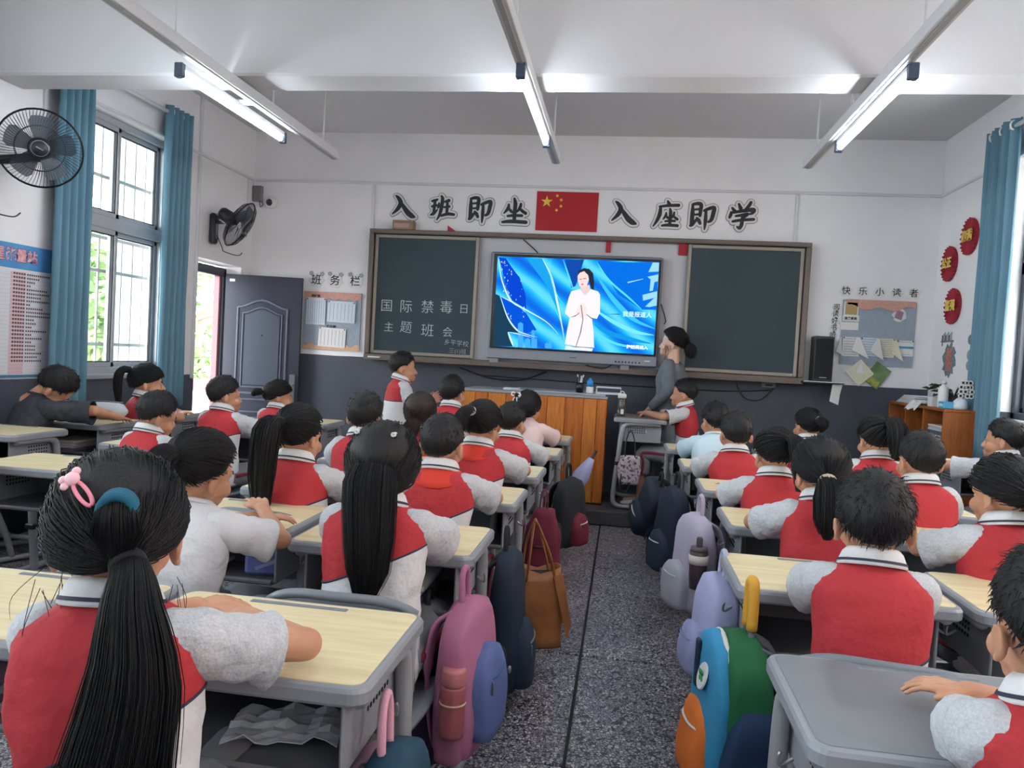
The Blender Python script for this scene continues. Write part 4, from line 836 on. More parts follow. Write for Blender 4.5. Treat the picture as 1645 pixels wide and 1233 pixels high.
def tail(seed, N, r, path, wid, mat_core=True, flat=.75, flare=.15, out=None):
    rd = random.Random(seed); g = G(); P = cat(path, 6); k = len(P); W = [interp(np.linspace(0, 1, len(wid)), wid, i/(k-1)) for i in range(k)]
    g.tube(P, [x*.86 for x in W], 14, 0, True, flat)
    for _ in range(N):
        a = rd.uniform(0, 2*PI); rr = math.sqrt(rd.uniform(.35, 1.08)); end = k - rd.randint(0, max(1, int(k*.3))); ex = rd.random()
        u = []; ox, oz = rr*math.cos(a), rr*math.sin(a)
        for i in range(0, end, 2):
            t = (P[min(i+1, k-1)] - P[max(i-1, 0)]).normalized(); s_ = Vector((1, 0, 0)); s_ = (s_ - t*s_.dot(t)).normalized(); b = t.cross(s_)
            fl = 1 + (flare*(i/k)**2)*(1 if ex > .8 else .3); u.append(P[i] + s_*W[i]*ox*fl + b*W[i]*oz*flat*fl)
        if len(u) > 2: strand(g, u, r, r*.3)
    return g
def loft_ring(z, a, b, y, n=36, e=2.4):
    out = []
    for j in range(n):
        t = 2*PI*j/n; c, s = math.cos(t), math.sin(t); out.append(Vector((a*math.copysign(abs(c)**(2/e), c), y + b*math.copysign(abs(s)**(2/e), s), z)))
    return out
FOLD = dict(R=((.195, .185, .737), (.02, .285, .74)), L=((-.195, .18, .737), (-.05, .305, .748)))
def person(name, label, loc, yaw=0, s=1.0, stand=False, lean=.10, head=(0, 0, 0), arms=None, hair=None, outfit='vest', vox=.0065, hems=(.66, .43), hand_curl=.35, group=None, scarf=False, female=False, hs=1.0, seedn=1, skinm=None, bare_legs=False, legs=None, roll=0.0, palm=(0, 0, -1), hand_dir=None, ear_detail=False, sleeve_f=.80, tor=1.0):
    skinm = skinm or skin; dz = .17 if stand else 0.0; arms = arms or FOLD
    def Ly(z): z -= dz; return lean*(z-.45) + .25*lean*max(0, z-.7)
    def rl(z): return roll*max(0, z-dz-.45)
    V = lambda x, y, z: Vector((x + rl(z+dz), y + Ly(z+dz), z+dz))
    B = Blobs()
    B.ell((0, -.01, .46+dz), (.118*tor, .085, .08)); B.ell(V(0, 0, .58), (.098*tor, .072, .12)); B.ell(V(0, 0, .71), (.112*tor, .074, .11)); B.cap(V(-.10*tor, 0, .798), V(.10*tor, 0, .798), .04, .04); B.cap(V(0, -.005, .80), V(0, .004, .89), .044, .038)
    piv = V(0, .008, .878 if female == 'adult' else .856); Hm = Matrix.Translation(piv) @ Matrix.Rotation(math.radians(head[0]), 4, 'Z') @ Matrix.Rotation(math.radians(head[1]), 4, 'X') @ Matrix.Rotation(math.radians(head[2]), 4, 'Y') @ Matrix.Scale(hs*1.08, 4)
    R3 = Hm.to_3x3().to_4x4(); hp = lambda x, y, z: Hm @ Vector((x, y, z))
    def he(c, r): B.g.ball(hp(*c), r, 16, 0, R3)
    he((0, -.004, .105), (.071, .087, .083)); he((0, .03, .055), (.056, .056, .062)); he((0, .046, .018), (.042, .042, .03)); B.cap(hp(0, -.02, -.06), hp(0, -.012, .06), .043, .046)
    hc = lambda a, b, r1, r2: B.cap(hp(*a), hp(*b), r1*hs*1.08, r2*hs*1.08, 8)
    hc((0, .075, .003), (0, .076, .006), .016, .016); hc((-.03, .068, .09), (.03, .068, .09), .015, .015); hc((0, .084, .076), (0, .099, .05), .0075, .0098)
    for sx in (-1, 1):
        he((sx*.034, .060, .045), (.024, .024, .024)); hc((sx*.009, .092, .046), (sx*.0095, .092, .047), .007, .007)
        B.g.ball(hp(sx*.0735, -.010, .066), (.0080, .0155, .0245), 12, 0, R3 @ Matrix.Rotation(sx*.35, 4, 'Z') @ Matrix.Rotation(.15, 4, 'X'))
        if ear_detail:
            pp = [(sx*(.0795+.002*math.sin(a)), -.012-.013*math.cos(a)*.9, .068+.0205*math.sin(a)) for a in np.linspace(-.9, 3.4, 10)]
            for a, b in zip(pp[:-1], pp[1:]): hc(a, b, .0036, .0036)
            hc((sx*.0755, -.004, .044), (sx*.0755, -.006, .048), .006, .006)
    he((0, .086, .0235), (.019, .0095, .006)); he((0, .0845, .0145), (.016, .009, .0065))
    sl = {}
    for k, sx in (('R', 1), ('L', -1)):
        S = V(sx*.118*tor, .002, .795); E, W = [Vector(q) + Vector((0, 0, 0)) for q in arms[k][:2]]
        B.cap(S, E, .037, .031); B.cap(E, W, .031, .0215); f = (W-E).normalized(); pn = palm
        hd = arms[k][2] if len(arms[k]) > 2 else (f + Vector((0, .05, -.02))); hand(B, W - f*.004, hd, arms[k][3] if len(arms[k]) > 3 else pn, sx, 1.0, hand_curl, .12 if vox > .005 else .07); sl[k] = (S, E)
    legs = legs or (((.07, .0, .62), (.072, .012, .34), (.072, -.012, .07)) if stand else ((.068, .0, .45), (.10, .33, .445), (.10, .31, .075)))
    for sx in (-1, 1):
        a, b, c = [Vector((sx*q[0], q[1], q[2])) for q in legs]; B.cap(a, b, .066, .047); B.cap(b, c, .046, .029); B.cap(c + Vector((0, -.02, -.035)), c + Vector((0, .11, -.045)), .026, .022)
    me = remesh(B.g, name, vox); me.materials.append(skinm); body = link(name, me); tag(body, label, 'person', group); body.location = loc; body.rotation_euler = (0, 0, math.radians(yaw)); body.scale = (s, s, s)
    # face
    for sx in (-1, 1):
        g = G().ball((sx*.0295, .0690, .073), (.0092, .0066, .0050), 12); g.ball((sx*.0295, .0718, .073), (.0060, .0048, .0052), 10, 1); g.xf(Hm).build('eye', [eye_w, eye_d], body, True)
        G().tube([(sx*.016, .0845, .092), (sx*.03, .084, .096), (sx*.045, .076, .092)], [.0022, .0028, .0012], 6).xf(Hm).build('eyebrow', hair_m, body, True)
    g = G().ball((0, .0925, .0225), (.015, .0045, .0036), 10); g.ball((0, .0915, .0155), (.013, .0045, .0042), 10); g.xf(Hm).build('mouth', lip_m, body, True)
    # upper clothing
    torso = ([(.40, .140, .105), (.44, .143, .108), (.52, .134, .100), (.60, .130, .096), (.68, .137, .096), (.75, .143, .093), (.795, .143, .086), (.818, .131, .078), (.834, .110, .068), (.847, .086, .060), (.859, .064, .054), (.872, .050, .048)])
    if female == 'adult': torso = [(.38, .135, .115), (.46, .130, .108), (.55, .112, .092), (.62, .115, .094), (.69, .122, .108), (.74, .128, .098), (.785, .130, .082), (.806, .124, .076), (.816, .112, .070)]
    rr = []; zs = []
    for i in range(len(torso)-1):
        for q in range(3): zs.append(torso[i][0] + (torso[i+1][0]-torso[i][0])*q/3)
    zs.append(torso[-1][0]); rd = random.Random(seedn)
    for z in zs:
        a = interp([q[0] for q in torso], [q[1] for q in torso], z)*tor; b = interp([q[0] for q in torso], [q[2] for q in torso], z); c = V(0, 0, z); ring = loft_ring(z+dz, a, b, c.y - .004, 40)
        amp = .010*min(1, max(0, (.80-z)/.12)) + .002
        for p in ring:
            p.x += c.x; w_ = noise.noise(Vector((p.x*11+seedn*3.1, p.y*7, z*9))) + .5*noise.noise(Vector((p.x*26-z*20, seedn*1.7, z*24+p.x*15))); d = Vector((p.x-c.x, p.y-c.y, 0)).normalized(); p += d*w_*amp
        rr.append(ring)
    g = G().rings(rr, 0, False, False)
    tops = {'vest': (red_m, white_c), 'white': (white_c, white_c), 'pink': (M('pale_pink_knit', (232, 204, 204), .8, bump=.2, bscale=160), None), 'blue': (M('pale_blue_tee', (196, 220, 232), .8, bump=.06, bscale=300), None), 'dark': (M('charcoal_print_tee', (58, 60, 70), .85, c2=(40, 42, 50), scale=30), None), 'teacher': (M('grey_rib_knit', (108, 116, 124), .8, c2=(96, 104, 112), scale=30, bump=.3, bscale=120), None)}[outfit]
    me = g.mesh('shirt', [tops[0], tops[1] or tops[0]], True); bm = bmesh.new(); bm.from_mesh(me)
    if outfit == 'vest':
        z0, k_ = hems; nrm = Vector((-k_, 0, 1)).normalized(); res = bmesh.ops.bisect_plane(bm, geom=bm.verts[:] + bm.edges[:] + bm.faces[:], plane_co=(0, 0, z0+dz), plane_no=nrm)
        cutv = [e for e in res['geom_cut'] if isinstance(e, bmesh.types.BMVert)]; loopv = sorted([v.co.copy() for v in cutv], key=lambda p: math.atan2(p.y-V(0, 0, z0).y, p.x))
        for f in bm.faces:
            if (f.calc_center_median() - Vector((0, 0, z0+dz))).dot(nrm) < 0: f.material_index = 1
    bmesh.ops.recalc_face_normals(bm, faces=bm.faces); bm.to_mesh(me); bm.free()
    shirt = link('shirt', me, body); md = shirt.modifiers.new('t', 'SOLIDIFY'); md.thickness = .003; md.offset = -1
    if outfit == 'vest' and len(loopv) > 8:
        g = G().tube(loopv + [loopv[0]], .0032, 5, 0, False); g.build('hem_piping', navy, shirt, True)
    slm = {'vest': grey_c, 'white': white_c}.get(outfit, tops[0])
    long = outfit == 'teacher'
    for k, sx in (('R', 1), ('L', -1)):
        S, E = sl[k]; W = Vector(arms[k][1]); d = (E - S)
        if long: pts = cat([S - Vector((sx*.035, 0, -.004)), S, S.lerp(E, .5), E, E.lerp(W, .5), E.lerp(W, .94)], 5); rad = [.040, .05, .047, .041, .036, .03]
        else: pts = cat([S - Vector((sx*.045, 0, -.006)), S - Vector((sx*.012, 0, -.004)), S.lerp(E, .28), S.lerp(E, .55), S.lerp(E, sleeve_f)], 5); rad = [.042, .051, .050, .050, .054]
        m_ = len(pts); R_ = [interp(np.linspace(0, 1, len(rad)), rad, i/(m_-1))*(1 + .035*math.sin(i*1.4+seedn)) for i in range(m_)]
        g = G().tube(pts, R_, 18, 0, False, 1.0, (0, 1, 0)); q = [Vector(p) for p in g.v]
        g.v = [tuple(p + (Vector((noise.noise(p*22+Vector((seedn, 0, 0))), noise.noise(p*22+Vector((0, seedn, 5))), noise.noise(p*22+Vector((3, 0, seedn)))))*.004)) for p in q]
        if not long:
            for i in range(m_):
                for j in range(18):
                    x_, y_, z_ = g.v[i*18+j]; dzv = z_ - pts[i].z
                    if dzv < 0: g.v[i*18+j] = (x_, y_, pts[i].z + dzv*(1 + .45*i/(m_-1)))
        o = g.build('sleeve', slm, shirt, True); md = o.modifiers.new('t', 'SOLIDIFY'); md.thickness = .003; md.offset = -1
    def band(prof, n=30, gap=.22, yo=0):
        rr = []
        for r, z in prof: rr.append([Vector((r*1.06*math.sin(t), r*math.cos(t), z)) for t in np.linspace(gap, 2*PI-gap, n)])
        g = G().rings(rr, 0, False, False, False); c = V(0, .004, .868); sh = .18*lean
        g.v = [(x + c.x, y + c.y - .006 + sh*0, z + dz + c.z - .868 - dz - y*(.30) ) for x, y, z in g.v]; return g
    if outfit == 'vest':
        co = band([(.046, .866), (.049, .888), (.055, .892), (.064, .882), (.076, .850), (.073, .846)]).build('collar', white_c, shirt, True)
        band([(.0738, .8610), (.0762, .8545)]).build('collar_stripe', navy, shirt, True)
        if scarf:
            g = G(); n_ = 13; rr = []
            for r, z in ((.064, .874), (.072, .868), (.086, .850), (.102, .838), (.118, .826)): rr.append([Vector((r*1.0*math.sin(t), V(0, 0, z).y - .004 + (r*.82)*math.cos(t), z + .006 - .01*abs(math.sin(t)) - .75*max(0, (r-.072))*max(0, -math.cos(t))**3)) for t in np.linspace(PI*.22, PI*1.78, 25)])
            o = g.rings(rr, 0, False, False, False).build('neck_scarf', scarf_m, body, True, False); md = o.modifiers.new('t', 'SOLIDIFY'); md.thickness = .004
            G().tube([V(-.055, .06, .85), V(0, .10, .80), V(.02, .105, .70)], [.012, .014, .02], 6).build('scarf_knot', scarf_m, o, True)
    elif outfit in ('white', 'pink', 'blue', 'dark'): band([(.050, .862), (.053, .872), (.058, .866), (.060, .858)], 30, .0).build('neckband', {'blue': M('neckband_white', (226, 230, 232), .8)}.get(outfit, slm), shirt, True)
    # trousers and shoes
    tm = {'teacher': M('pale_blue_trousers', (150, 166, 178), .8, bump=.05, bscale=200), 'pink': trous}.get(outfit, trous); g = G(); g.ball((0, -.01, .455+dz), (.136*tor, .104, .088), 20); stripes = []
    for sx in (-1, 1):
        a, b, c = [Vector((sx*q[0], q[1], q[2])) for q in legs]
        e = b.lerp(c, .45 if bare_legs else .93)
        P = cat([a, a.lerp(b, .5), b + (Vector((0, .012, .006)) if not stand else Vector((0, 0, 0))), b.lerp(e, .4), e], 4); m_ = len(P); R_ = [interp((0, .25, .5, .75, 1), (.08, .072, .062, .056, .053), i/(m_-1))*(1+.03*math.sin(i*2+sx)) for i in range(m_)]
        g.tube(P, R_, 14, 0, True)
        if outfit == 'vest': stripes.append(G().tube([p + Vector((sx*R_[i]*.93, 0, .01)) for i, p in enumerate(P)], .012, 6))
    pants = g.build('trousers', tm, body, True)
    for gs in stripes: gs.build('side_stripe', maroon, pants, True)
    for sx in (-1, 1):
        c = Vector((sx*legs[2][0], legs[2][1], legs[2][2])); zb = c.z - .075; g = G(); rr = []
        for y, w_, hh in ((-.055, .022, .05), (-.045, .034, .066), (-.01, .036, .075), (.04, .038, .058), (.09, .042, .045), (.13, .036, .036), (.15, .018, .026)):
            rr.append([c*1 + Vector((w_*math.cos(t), y, zb - c.z + .012 + max(0, hh-.012)*max(0, math.sin(t)) )) for t in np.linspace(0, PI, 9)] + [c + Vector((-w_*.9, y, zb-c.z+.004)), c + Vector((w_*.9, y, zb-c.z+.004))])
        sh = g.rings(rr).build('shoe', shoe_m if seedn % 3 else shoe_d, body, True)
        G().poly([c + Vector((w_*1.06*q, y, zb-c.z)) for q, yy in ((1, 1), (-1, -1)) for y, w_ in (((-.06, .02), (-.04, .035), (.04, .039), (.09, .043), (.135, .036), (.155, .018)) if q == 1 else ((.155, .018), (.135, .036), (.09, .043), (.04, .039), (-.04, .035), (-.06, .02)))], (0, 0, .014)).build('sole', sole_m, sh)
    # hair
    h = dict(hair or dict(k='boy')); N = {.0042: 900, .0055: 420}.get(vox, 240); r = {.0042: .0011, .0055: .0017}.get(vox, .0023); hm = h.get('m', hair_m)
    if h['k'] == 'boy':
        hair_boy(seedn, int(N*1.9), r*1.1, h.get('t', .013), h.get('f', .4), h.get('sp', .012)).xf(Hm).build('hair', hm, body, True, False)
    else:
        tie = h.get('tie', (1.45, PI)); g, tp = hair_combed(seedn, N, r, tie, h.get('line', 'girl'), h.get('t', .012)); ho = g.xf(Hm).build('hair', hm, body, True, False)
        for q in h.get('tails', ()):
            base = scalp(q['at'][0], q['at'][1], h.get('t', .012)) if 'at' in q else tp
            path = [base - (base-HC).normalized()*.012] + [base + Vector(p) for p in q['path']]
            tg = tail(seedn+5, int(N*q.get('n', .7)), r*1.15, path, q['w'], True, q.get('flat', .8), q.get('flare', .25)).xf(Hm); tg.build(q.get('name', 'ponytail'), hm, ho, True, False)
            if q.get('band'):
                d = (base + Vector(q['path'][0]) - base).normalized(); mt = Hm @ Matrix.Translation(base + d*.010) @ d.to_track_quat('Z', 'Y').to_matrix().to_4x4(); bw = q.get('bw', q['w'][0]*1.05); bg_ = G()
                for z in (-.008, 0, .008): bg_.tube([(bw*math.cos(2*PI*j/16), bw*math.sin(2*PI*j/16), z) for j in range(17)], .0048*q.get('bt', 1), 6, 0, False)
                bg_.xf(mt).build('hair_tie', q['band'], ho, True)
                if q.get('bow'):
                    bg_ = G()
                    for sx in (-1, 1): bg_.tube(cat([(0, 0, 0), (sx*.025, -.02, .02), (sx*.03, -.026, 0), (0, -.006, 0)], 5), .0045, 6); bg_.tube(cat([(0, -.008, 0), (sx*.012, -.03, -.02), (sx*.016, -.03, -.05)], 4), .0035, 6)
                    bg_.ball((.016, -.032, -.055), .009, 8); bg_.xf(Hm @ Matrix.Translation(base + d*.012)).build('ribbon_bow', q['band'], ho, True)
        for q in h.get('wisps', ()):
            rd = random.Random(seedn+9); g = G()
            for _ in range(q[3]):
                p = Vector(q[0]) + Vector((rd.gauss(0, .012), rd.gauss(0, .012), rd.gauss(0, .01))); e = p + Vector(q[1]) + Vector((rd.gauss(0, .02), rd.gauss(0, .015), rd.gauss(0, .03))); strand(g, cat([p, p.lerp(e, .5) + Vector((rd.gauss(0, q[2]), -.01, 0)), e], 4), r*.5, r*.15)
            g.xf(Hm).build('loose_strands', hm, ho, True, False)
    body['hm'] = 0; del body['hm']
    return body, Hm, body
# ------------------------------------------------------------------ lectern, bookcase and what stands on them
pine = wood('pine_planks', (206, 122, 46), (166, 86, 28), 'z', 5, .4, .02, 16); pine2 = wood('pine_planks_light', (218, 140, 60), (184, 102, 36), 'z', 6, .4, .02, 16); cherry = wood('cherry_wood', (168, 98, 46), (136, 74, 32), 'z', 5, .45, .02, 12); cherry_h = wood('cherry_wood_flat', (168, 98, 46), (136, 74, 32), 'y', 5, .45, .02, 12)
t = thing('lectern', 'orange pine plank lectern on the platform', 'lectern', (-.73, 6.3, .118)); rd = random.Random(3); x = -.60; k = 0
while x < .595:
    w_ = rd.choice((.085, .11, .13, .15)); x1 = min(x+w_, .6)
    if x1 > .56: x1 = .6
    G().box((x+.0015, -.02, .012), (x1-.0015, .004+rd.uniform(-.0015, .0015), .87 + .0), .003).build('plank', pine if k % 2 else pine2, t); x = x1; k += 1
G().box((-.61, -.03, .865), (.61, .55, .89), .006).build('top_board', M('grey_top_board', (150, 150, 152), .5), t); G().box((.575, -.018, .01), (.605, .54, .87), .004).build('side_panel', pine, t); G().box((-.605, -.018, .01), (-.575, .54, .87), .004).build('side_panel', pine, t); G().box((-.61, -.028, 0), (.61, .55, .012)).build('plinth', dark_m, t); G().box((-.57, .06, .4), (.57, .53, .42), .003).build('inner_shelf', pine, t)
G().box((-.2, .02, .89), (.59, .5, .905), .004).build('glass_cover', M('pale_top_cover', (170, 172, 176), .25), t)
LT = .118 + .906
t = thing('pen_holder', 'black pen holder full of white pens on the lectern', 'pen holder', (-.36, 6.38, LT)); G().lathe([(0, 0), (.03, 0), (.033, .085), (.030, .085), (.028, .006), (0, .006)], 14).build('cup', blk, t, True)
for i in range(6): G().tube([(.012*math.cos(i), .012*math.sin(i), .008), (.028*math.cos(i*1.3), .028*math.sin(i*1.3), .13+.01*(i % 3))], .005, 6).build('pen', paper_w if i % 3 else wire, t)
t = thing('glue_bottle', 'white bottle with a bright blue cap on the lectern', 'bottle', (-.275, 6.37, LT)); G().lathe([(0, 0), (.028, 0), (.030, .01), (.030, .05), (.022, .058), (0, .058)], 14).build('body', paper_w, t, True); G().lathe([(0, .055), (.026, .055), (.027, .10), (.012, .112), (.012, .125), (0, .125)], 14).build('blue_cap', M('bright_blue_cap', (40, 140, 206), .4), t, True)
t = thing('paper_rack', 'low white wire paper rack on the lectern end', 'rack', (-.22, 6.33, LT)); g = G()
for y in (0, .2): g.tube([(0, y, 0), (0, y, .055), (.2, y, .055), (.2, y, 0)], .004, 6)
for x in (0, .2): g.tube([(x, 0, .055), (x, .2, .055)], .004, 6)
g.build('frame', white_pl, t); G().box((.005, .005, .0), (.195, .195, .012), .002).build('papers', paper_b, t)
tag(G().box((-1.0, 6.35, LT-.014), (-.87, 6.5, LT+.004), .003).build('notebook', M('pale_notebook', (206, 208, 212), .6)), 'pale notebook lying on the lectern', 'notebook')
# desk pushed to the platform edge with a bottle and a bag
t = make_desk('school_desk', 'grey framed desk turned sideways on the platform beside the lectern', (.36, 6.45, .118), .735, M('worn_brown_top', (140, 118, 104), .45, var=.25, scale=7), rz=PI/2)
t = thing('water_bottle', 'clear water bottle with a white lid on the sideways desk', 'bottle', (-.005, 6.32, .118+.737)); cl = M('clear_bottle', (150, 164, 170), .08, trans=.9); G().lathe([(0, 0), (.032, 0), (.034, .01), (.034, .13), (.028, .15), (0, .15)], 18).build('bottle_body', cl, t, True); G().lathe([(0, .148), (.034, .148), (.035, .178), (.02, .186), (0, .187)], 18).build('lid', paper_w, t, True); G().tube(cat([(-.02, 0, .186), (0, 0, .205), (.02, 0, .186)], 4), .004, 6).build('carry_loop', white_pl, t); G().box((-.006, -.036, .02), (.018, -.033, .06), .001).build('label', paper_w, t)
bc = thing('bookcase', 'open cherry wood bookcase in the corner beside the pale blue curtain', 'bookcase', (2.30, 5.92, .0)); BH = 1.09
G().box((0, 0, BH-.022), (.31, 1.17, BH), .004).build('top_board', cherry_h, bc); G().box((0, 0, 0), (.31, .022, BH-.022), .003).build('side_panel', cherry, bc); G().box((0, 1.148, 0), (.31, 1.17, BH-.022), .003).build('side_panel', cherry, bc); G().box((.298, .022, 0), (.31, 1.148, BH-.022)).build('back_panel', cherry, bc)
for z in (.14, .46, .77): G().box((.01, .022, z-.018), (.298, 1.148, z), .002).build('shelf_board', cherry_h, bc)
for y in (.40, .78): G().box((.005, y-.009, .12), (.298, y+.009, BH-.022), .002).build('divider', cherry, bc)
pg = [M('page_a', (214, 208, 206), .8), M('page_b', (196, 190, 200), .8), M('page_c', (222, 216, 196), .8), M('cover_mauve', (130, 100, 120), .7), M('cover_blue', (80, 100, 140), .7), M('cover_red', (150, 60, 60), .7)]
ORD = 'lowest second third fourth fifth sixth seventh eighth ninth tenth eleventh twelfth topmost'.split()
for k in range(13):
    z = .772 + k*.0145 if k < 13 else 0; a = rd.uniform(-.02, .02)
    tag(G().box((2.315+a, 5.965+a*.5, z), (2.52+a, 6.25+a, z+.013), .002).build('workbook', pg[k % 5]), ORD[k] + ' thin workbook up from the bottom of the upper bookcase pile', 'book', 'workbooks piled in the bookcase')
for k in range(6): tag(G().box((2.32, 5.96, .462+k*.025), (2.54, 6.24, .484+k*.025), .002).build('workbook', pg[(k*2+1) % 6]), ORD[k] + ' thick workbook up from the bottom of the middle shelf pile', 'book', 'workbooks on the middle shelf')
for k in range(3): tag(G().box((2.33+.01*k, 6.75+.03*k, .772+k*.02), (2.5, 6.98, .79+k*.02), .003).build('paper_bundle', pg[k]), ('lowest', 'middle', 'topmost')[k] + ' flat paper bundle on the far upper bookcase shelf', 'paper')
t = thing('soap_bottle', 'tall white pump bottle on the bookcase', 'bottle', (2.37, 6.14, BH)); G().lathe([(0, 0), (.034, 0), (.036, .01), (.036, .14), (.024, .16), (.014, .165), (.014, .18), (0, .18)], 18).build('body', paper_w, t, True); G().lathe([(0, .178), (.02, .178), (.02, .195), (0, .2)], 12).build('cap', white_pl, t, True); G().box((-.03, -.01, .196), (.012, .01, .208), .003).build('pump', white_pl, t)
t = thing('small_box', 'bright blue small box at the bookcase edge', 'box', (2.36, 6.02, BH)); G().box((-.045, -.045, 0), (.05, .05, .05), .004).build('carton', M('sky_blue_card', (84, 168, 210), .5), t); G().box((-.046, -.03, .015), (-.0445, .035, .035)).build('label', paper_b, t)
t = thing('small_box', 'white box beside the pump bottle on the bookcase', 'box', (2.37, 6.28, BH)); G().box((-.04, -.04, 0), (.05, .04, .075), .003).build('carton', paper_w, t); G().box((-.01, -.02, .0755), (.02, .02, .077)).build('slot', blk, t)
t = thing('folded_paper', 'crumpled white paper hanging over the bookcase edge', 'paper', (2.36, 6.52, BH)); g = G(); rd2 = random.Random(5); n_ = 8
vs = [(-.09+.2*i/n_ , -.11+.22*j/n_, .012 + .05*abs(noise.noise(Vector((i*.6, j*.6, 2)))) - (.06 if i < 2 else 0)*(2-i)/2) for i in range(n_+1) for j in range(n_+1)]; g.add(vs, [(i*(n_+1)+j, i*(n_+1)+j+1, (i+1)*(n_+1)+j+1, (i+1)*(n_+1)+j) for i in range(n_) for j in range(n_)]); o = g.build('sheet', paper_w, t, False, False); o.modifiers.new('t', 'SOLIDIFY').thickness = .003
for k in range(5): tag(G().box((2.33+.008*k, 6.68-.01*k, BH+.001+k*.013), (2.56, 7.0-.015*k, BH+.013+k*.013), .004).build('paper_stack_folder', [paper_w, paper_b, cream][k % 3]), ('lowest', 'second', 'third', 'fourth', 'topmost')[k] + ' folder in the loose stack on the far bookcase end', 'folder')
pl = thing('potted_plant', 'dark green leafy plant in a pot on the bookcase', 'plant', (2.49, 6.25, BH)); G().lathe([(0, 0), (.05, 0), (.065, .09), (.06, .09), (.05, .075), (0, .075)], 16).build('pot', M('dark_pot', (60, 60, 66), .5), pl, True)
lg_ = M('dark_leaf', (46, 62, 46), .45, c2=(70, 88, 62), scale=6); rd = random.Random(12)
for k in range(22):
    a = rd.uniform(0, 2*PI); L = rd.uniform(.07, .19); zz = rd.uniform(.09, .19); e = Vector((L*math.cos(a)*.7-.02, L*math.sin(a)*1.0, zz)); st = G().tube(cat([(0, 0, .07), e*.5 + Vector((0, 0, .06)), e], 3), .003, 5).build('stem', lg_, pl)
    d = Vector((math.cos(a), math.sin(a), rd.uniform(-.5, .2))).normalized(); sd = d.cross(Vector((0, 0, 1))).normalized(); s_ = rd.uniform(.035, .06); nn = sd.cross(d)
    P = [e, e+d*s_*.5+sd*s_*.55, e+d*s_*1.1+sd*s_*.5+nn*.008, e+d*s_*1.9-nn*.01, e+d*s_*1.1-sd*s_*.5+nn*.008, e+d*s_*.5-sd*s_*.55, e+d*s_*.9-nn*.012]
    G().add(P, [(0, 1, 6), (1, 2, 6), (2, 3, 6), (3, 4, 6), (4, 5, 6), (5, 0, 6)]).build('leaf', lg_, st, False, False)
t = thing('craft_bottle', 'white and black paper letter bouquet in a plastic bottle on the bookcase end', 'craft', (2.43, 5.98, BH)); G().lathe([(0, 0), (.045, 0), (.05, .02), (.045, .06), (.02, .085), (0, .085)], 16).build('bottle', M('milky_bottle', (200, 212, 220), .3), t, True)
for k in range(12):
    x_, z_ = -.02 + (k % 3)*.03 + .02*rd.random(), .10 + (k//3)*.032; g = G().poly([(x_+.019*math.cos(2*PI*j/8), -.03-.006*(k % 2), z_+.019*math.sin(2*PI*j/8)) for j in range(8)], (0, .003, 0)); o = g.build('paper_disc', paper_w, t); G().box((x_-.008, -.033-.006*(k % 2), z_-.009), (x_+.008, -.029-.006*(k % 2), z_+.009), .001).build('ink_mark', ink, o)
G().tube([(.0, -.02, .08), (.0, -.022, .22)], .004, 5).build('stick', white_pl, t)

# ------------------------------------------------------------------ desks
def desk(lb, x, y, **k): return make_desk('school_desk', lb, (x, y, 0), **k)
proto = desk('pale wood desk of the girl with the pink hair clip', -.705, 1.27)
DP = [('pale wood desk at the frame edge beside the girl with the pink hair clip', -1.315, 1.285), ('pale wood desk of the girl with long loose black hair', -.70, 2.19), ('pale wood desk of the girl in the plain white top', -1.325, 2.30), ('pale wood desk of the boy with the orange red scarf', -.69, 3.03), ('pale wood desk in front of the waist long ponytail girl', -1.25, 2.93),
 ('pale wood desk in front of the ponytail girl with a white tie', -.68, 3.76), ('pale wood desk in front of the boy beside the standing pupil', -1.29, 3.82), ('white topped desk with a pencil, second from the lectern', -.66, 4.68), ('desk of the brown haired girl, one row behind the lectern row', -1.27, 4.66), ('desk of the girl in pale pink, nearest the lectern', -.655, 5.55), ('desk nearest the standing boy', -1.26, 5.58),
 ('pale wood desk with an elbow on it in the row beside the window aisle', -2.52, 2.93), ('white desk of the red vested boy looking down', -2.53, 3.78), ('pinkish desk between the boy in profile and the girl with the bun', -2.53, 4.66), ('small desk in front of the girl with the bun', -2.5, 5.52),
 ('pale wood desk of the boy with cropped hair beside the colourful backpack', .635, 2.14), ('pale desk with an elbow on it beside the lavender backpack', .72, 2.98), ('pale desk of the girl with the high side ponytail', .70, 3.79), ('yellowish desk of the dark cropped boy near the lectern', .665, 4.62), ('desk of the boy in the pale blue tee', .62, 5.52),
 ('pale wood desk at the frame edge in front of the grey desk row', 1.245, 2.13), ('pale wood desk under the hand of the girl by the frame edge', 1.27, 2.95), ('pale wood desk in front of the boy with the flat topped haircut', 1.32, 3.62), ('desk in front of the girl with the short high ponytail', 1.33, 4.45), ('desk of the girl seated against the dark wall', 1.28, 5.6)]
for lb, x, y in DP: dup(proto, (x, y, 0), None, lb, 'pale wood school desks')
desk('grey topped plastic desk beside the boy at the frame corner', .625, 1.265, top=grey_top)
for lb, x, y in (('brown desk nearest the score poster', -3.35, 3.47), ('window side desk with the dozing boy\'s arm and a grey pouch', -3.35, 4.14), ('window side desk nearest the barred window', -3.36, 4.92)): desk(lb, x, y, h=.75)
desk('pale desk below the blue curtain under the boy in profile', 2.32, 5.02, h=.78, w=.56)
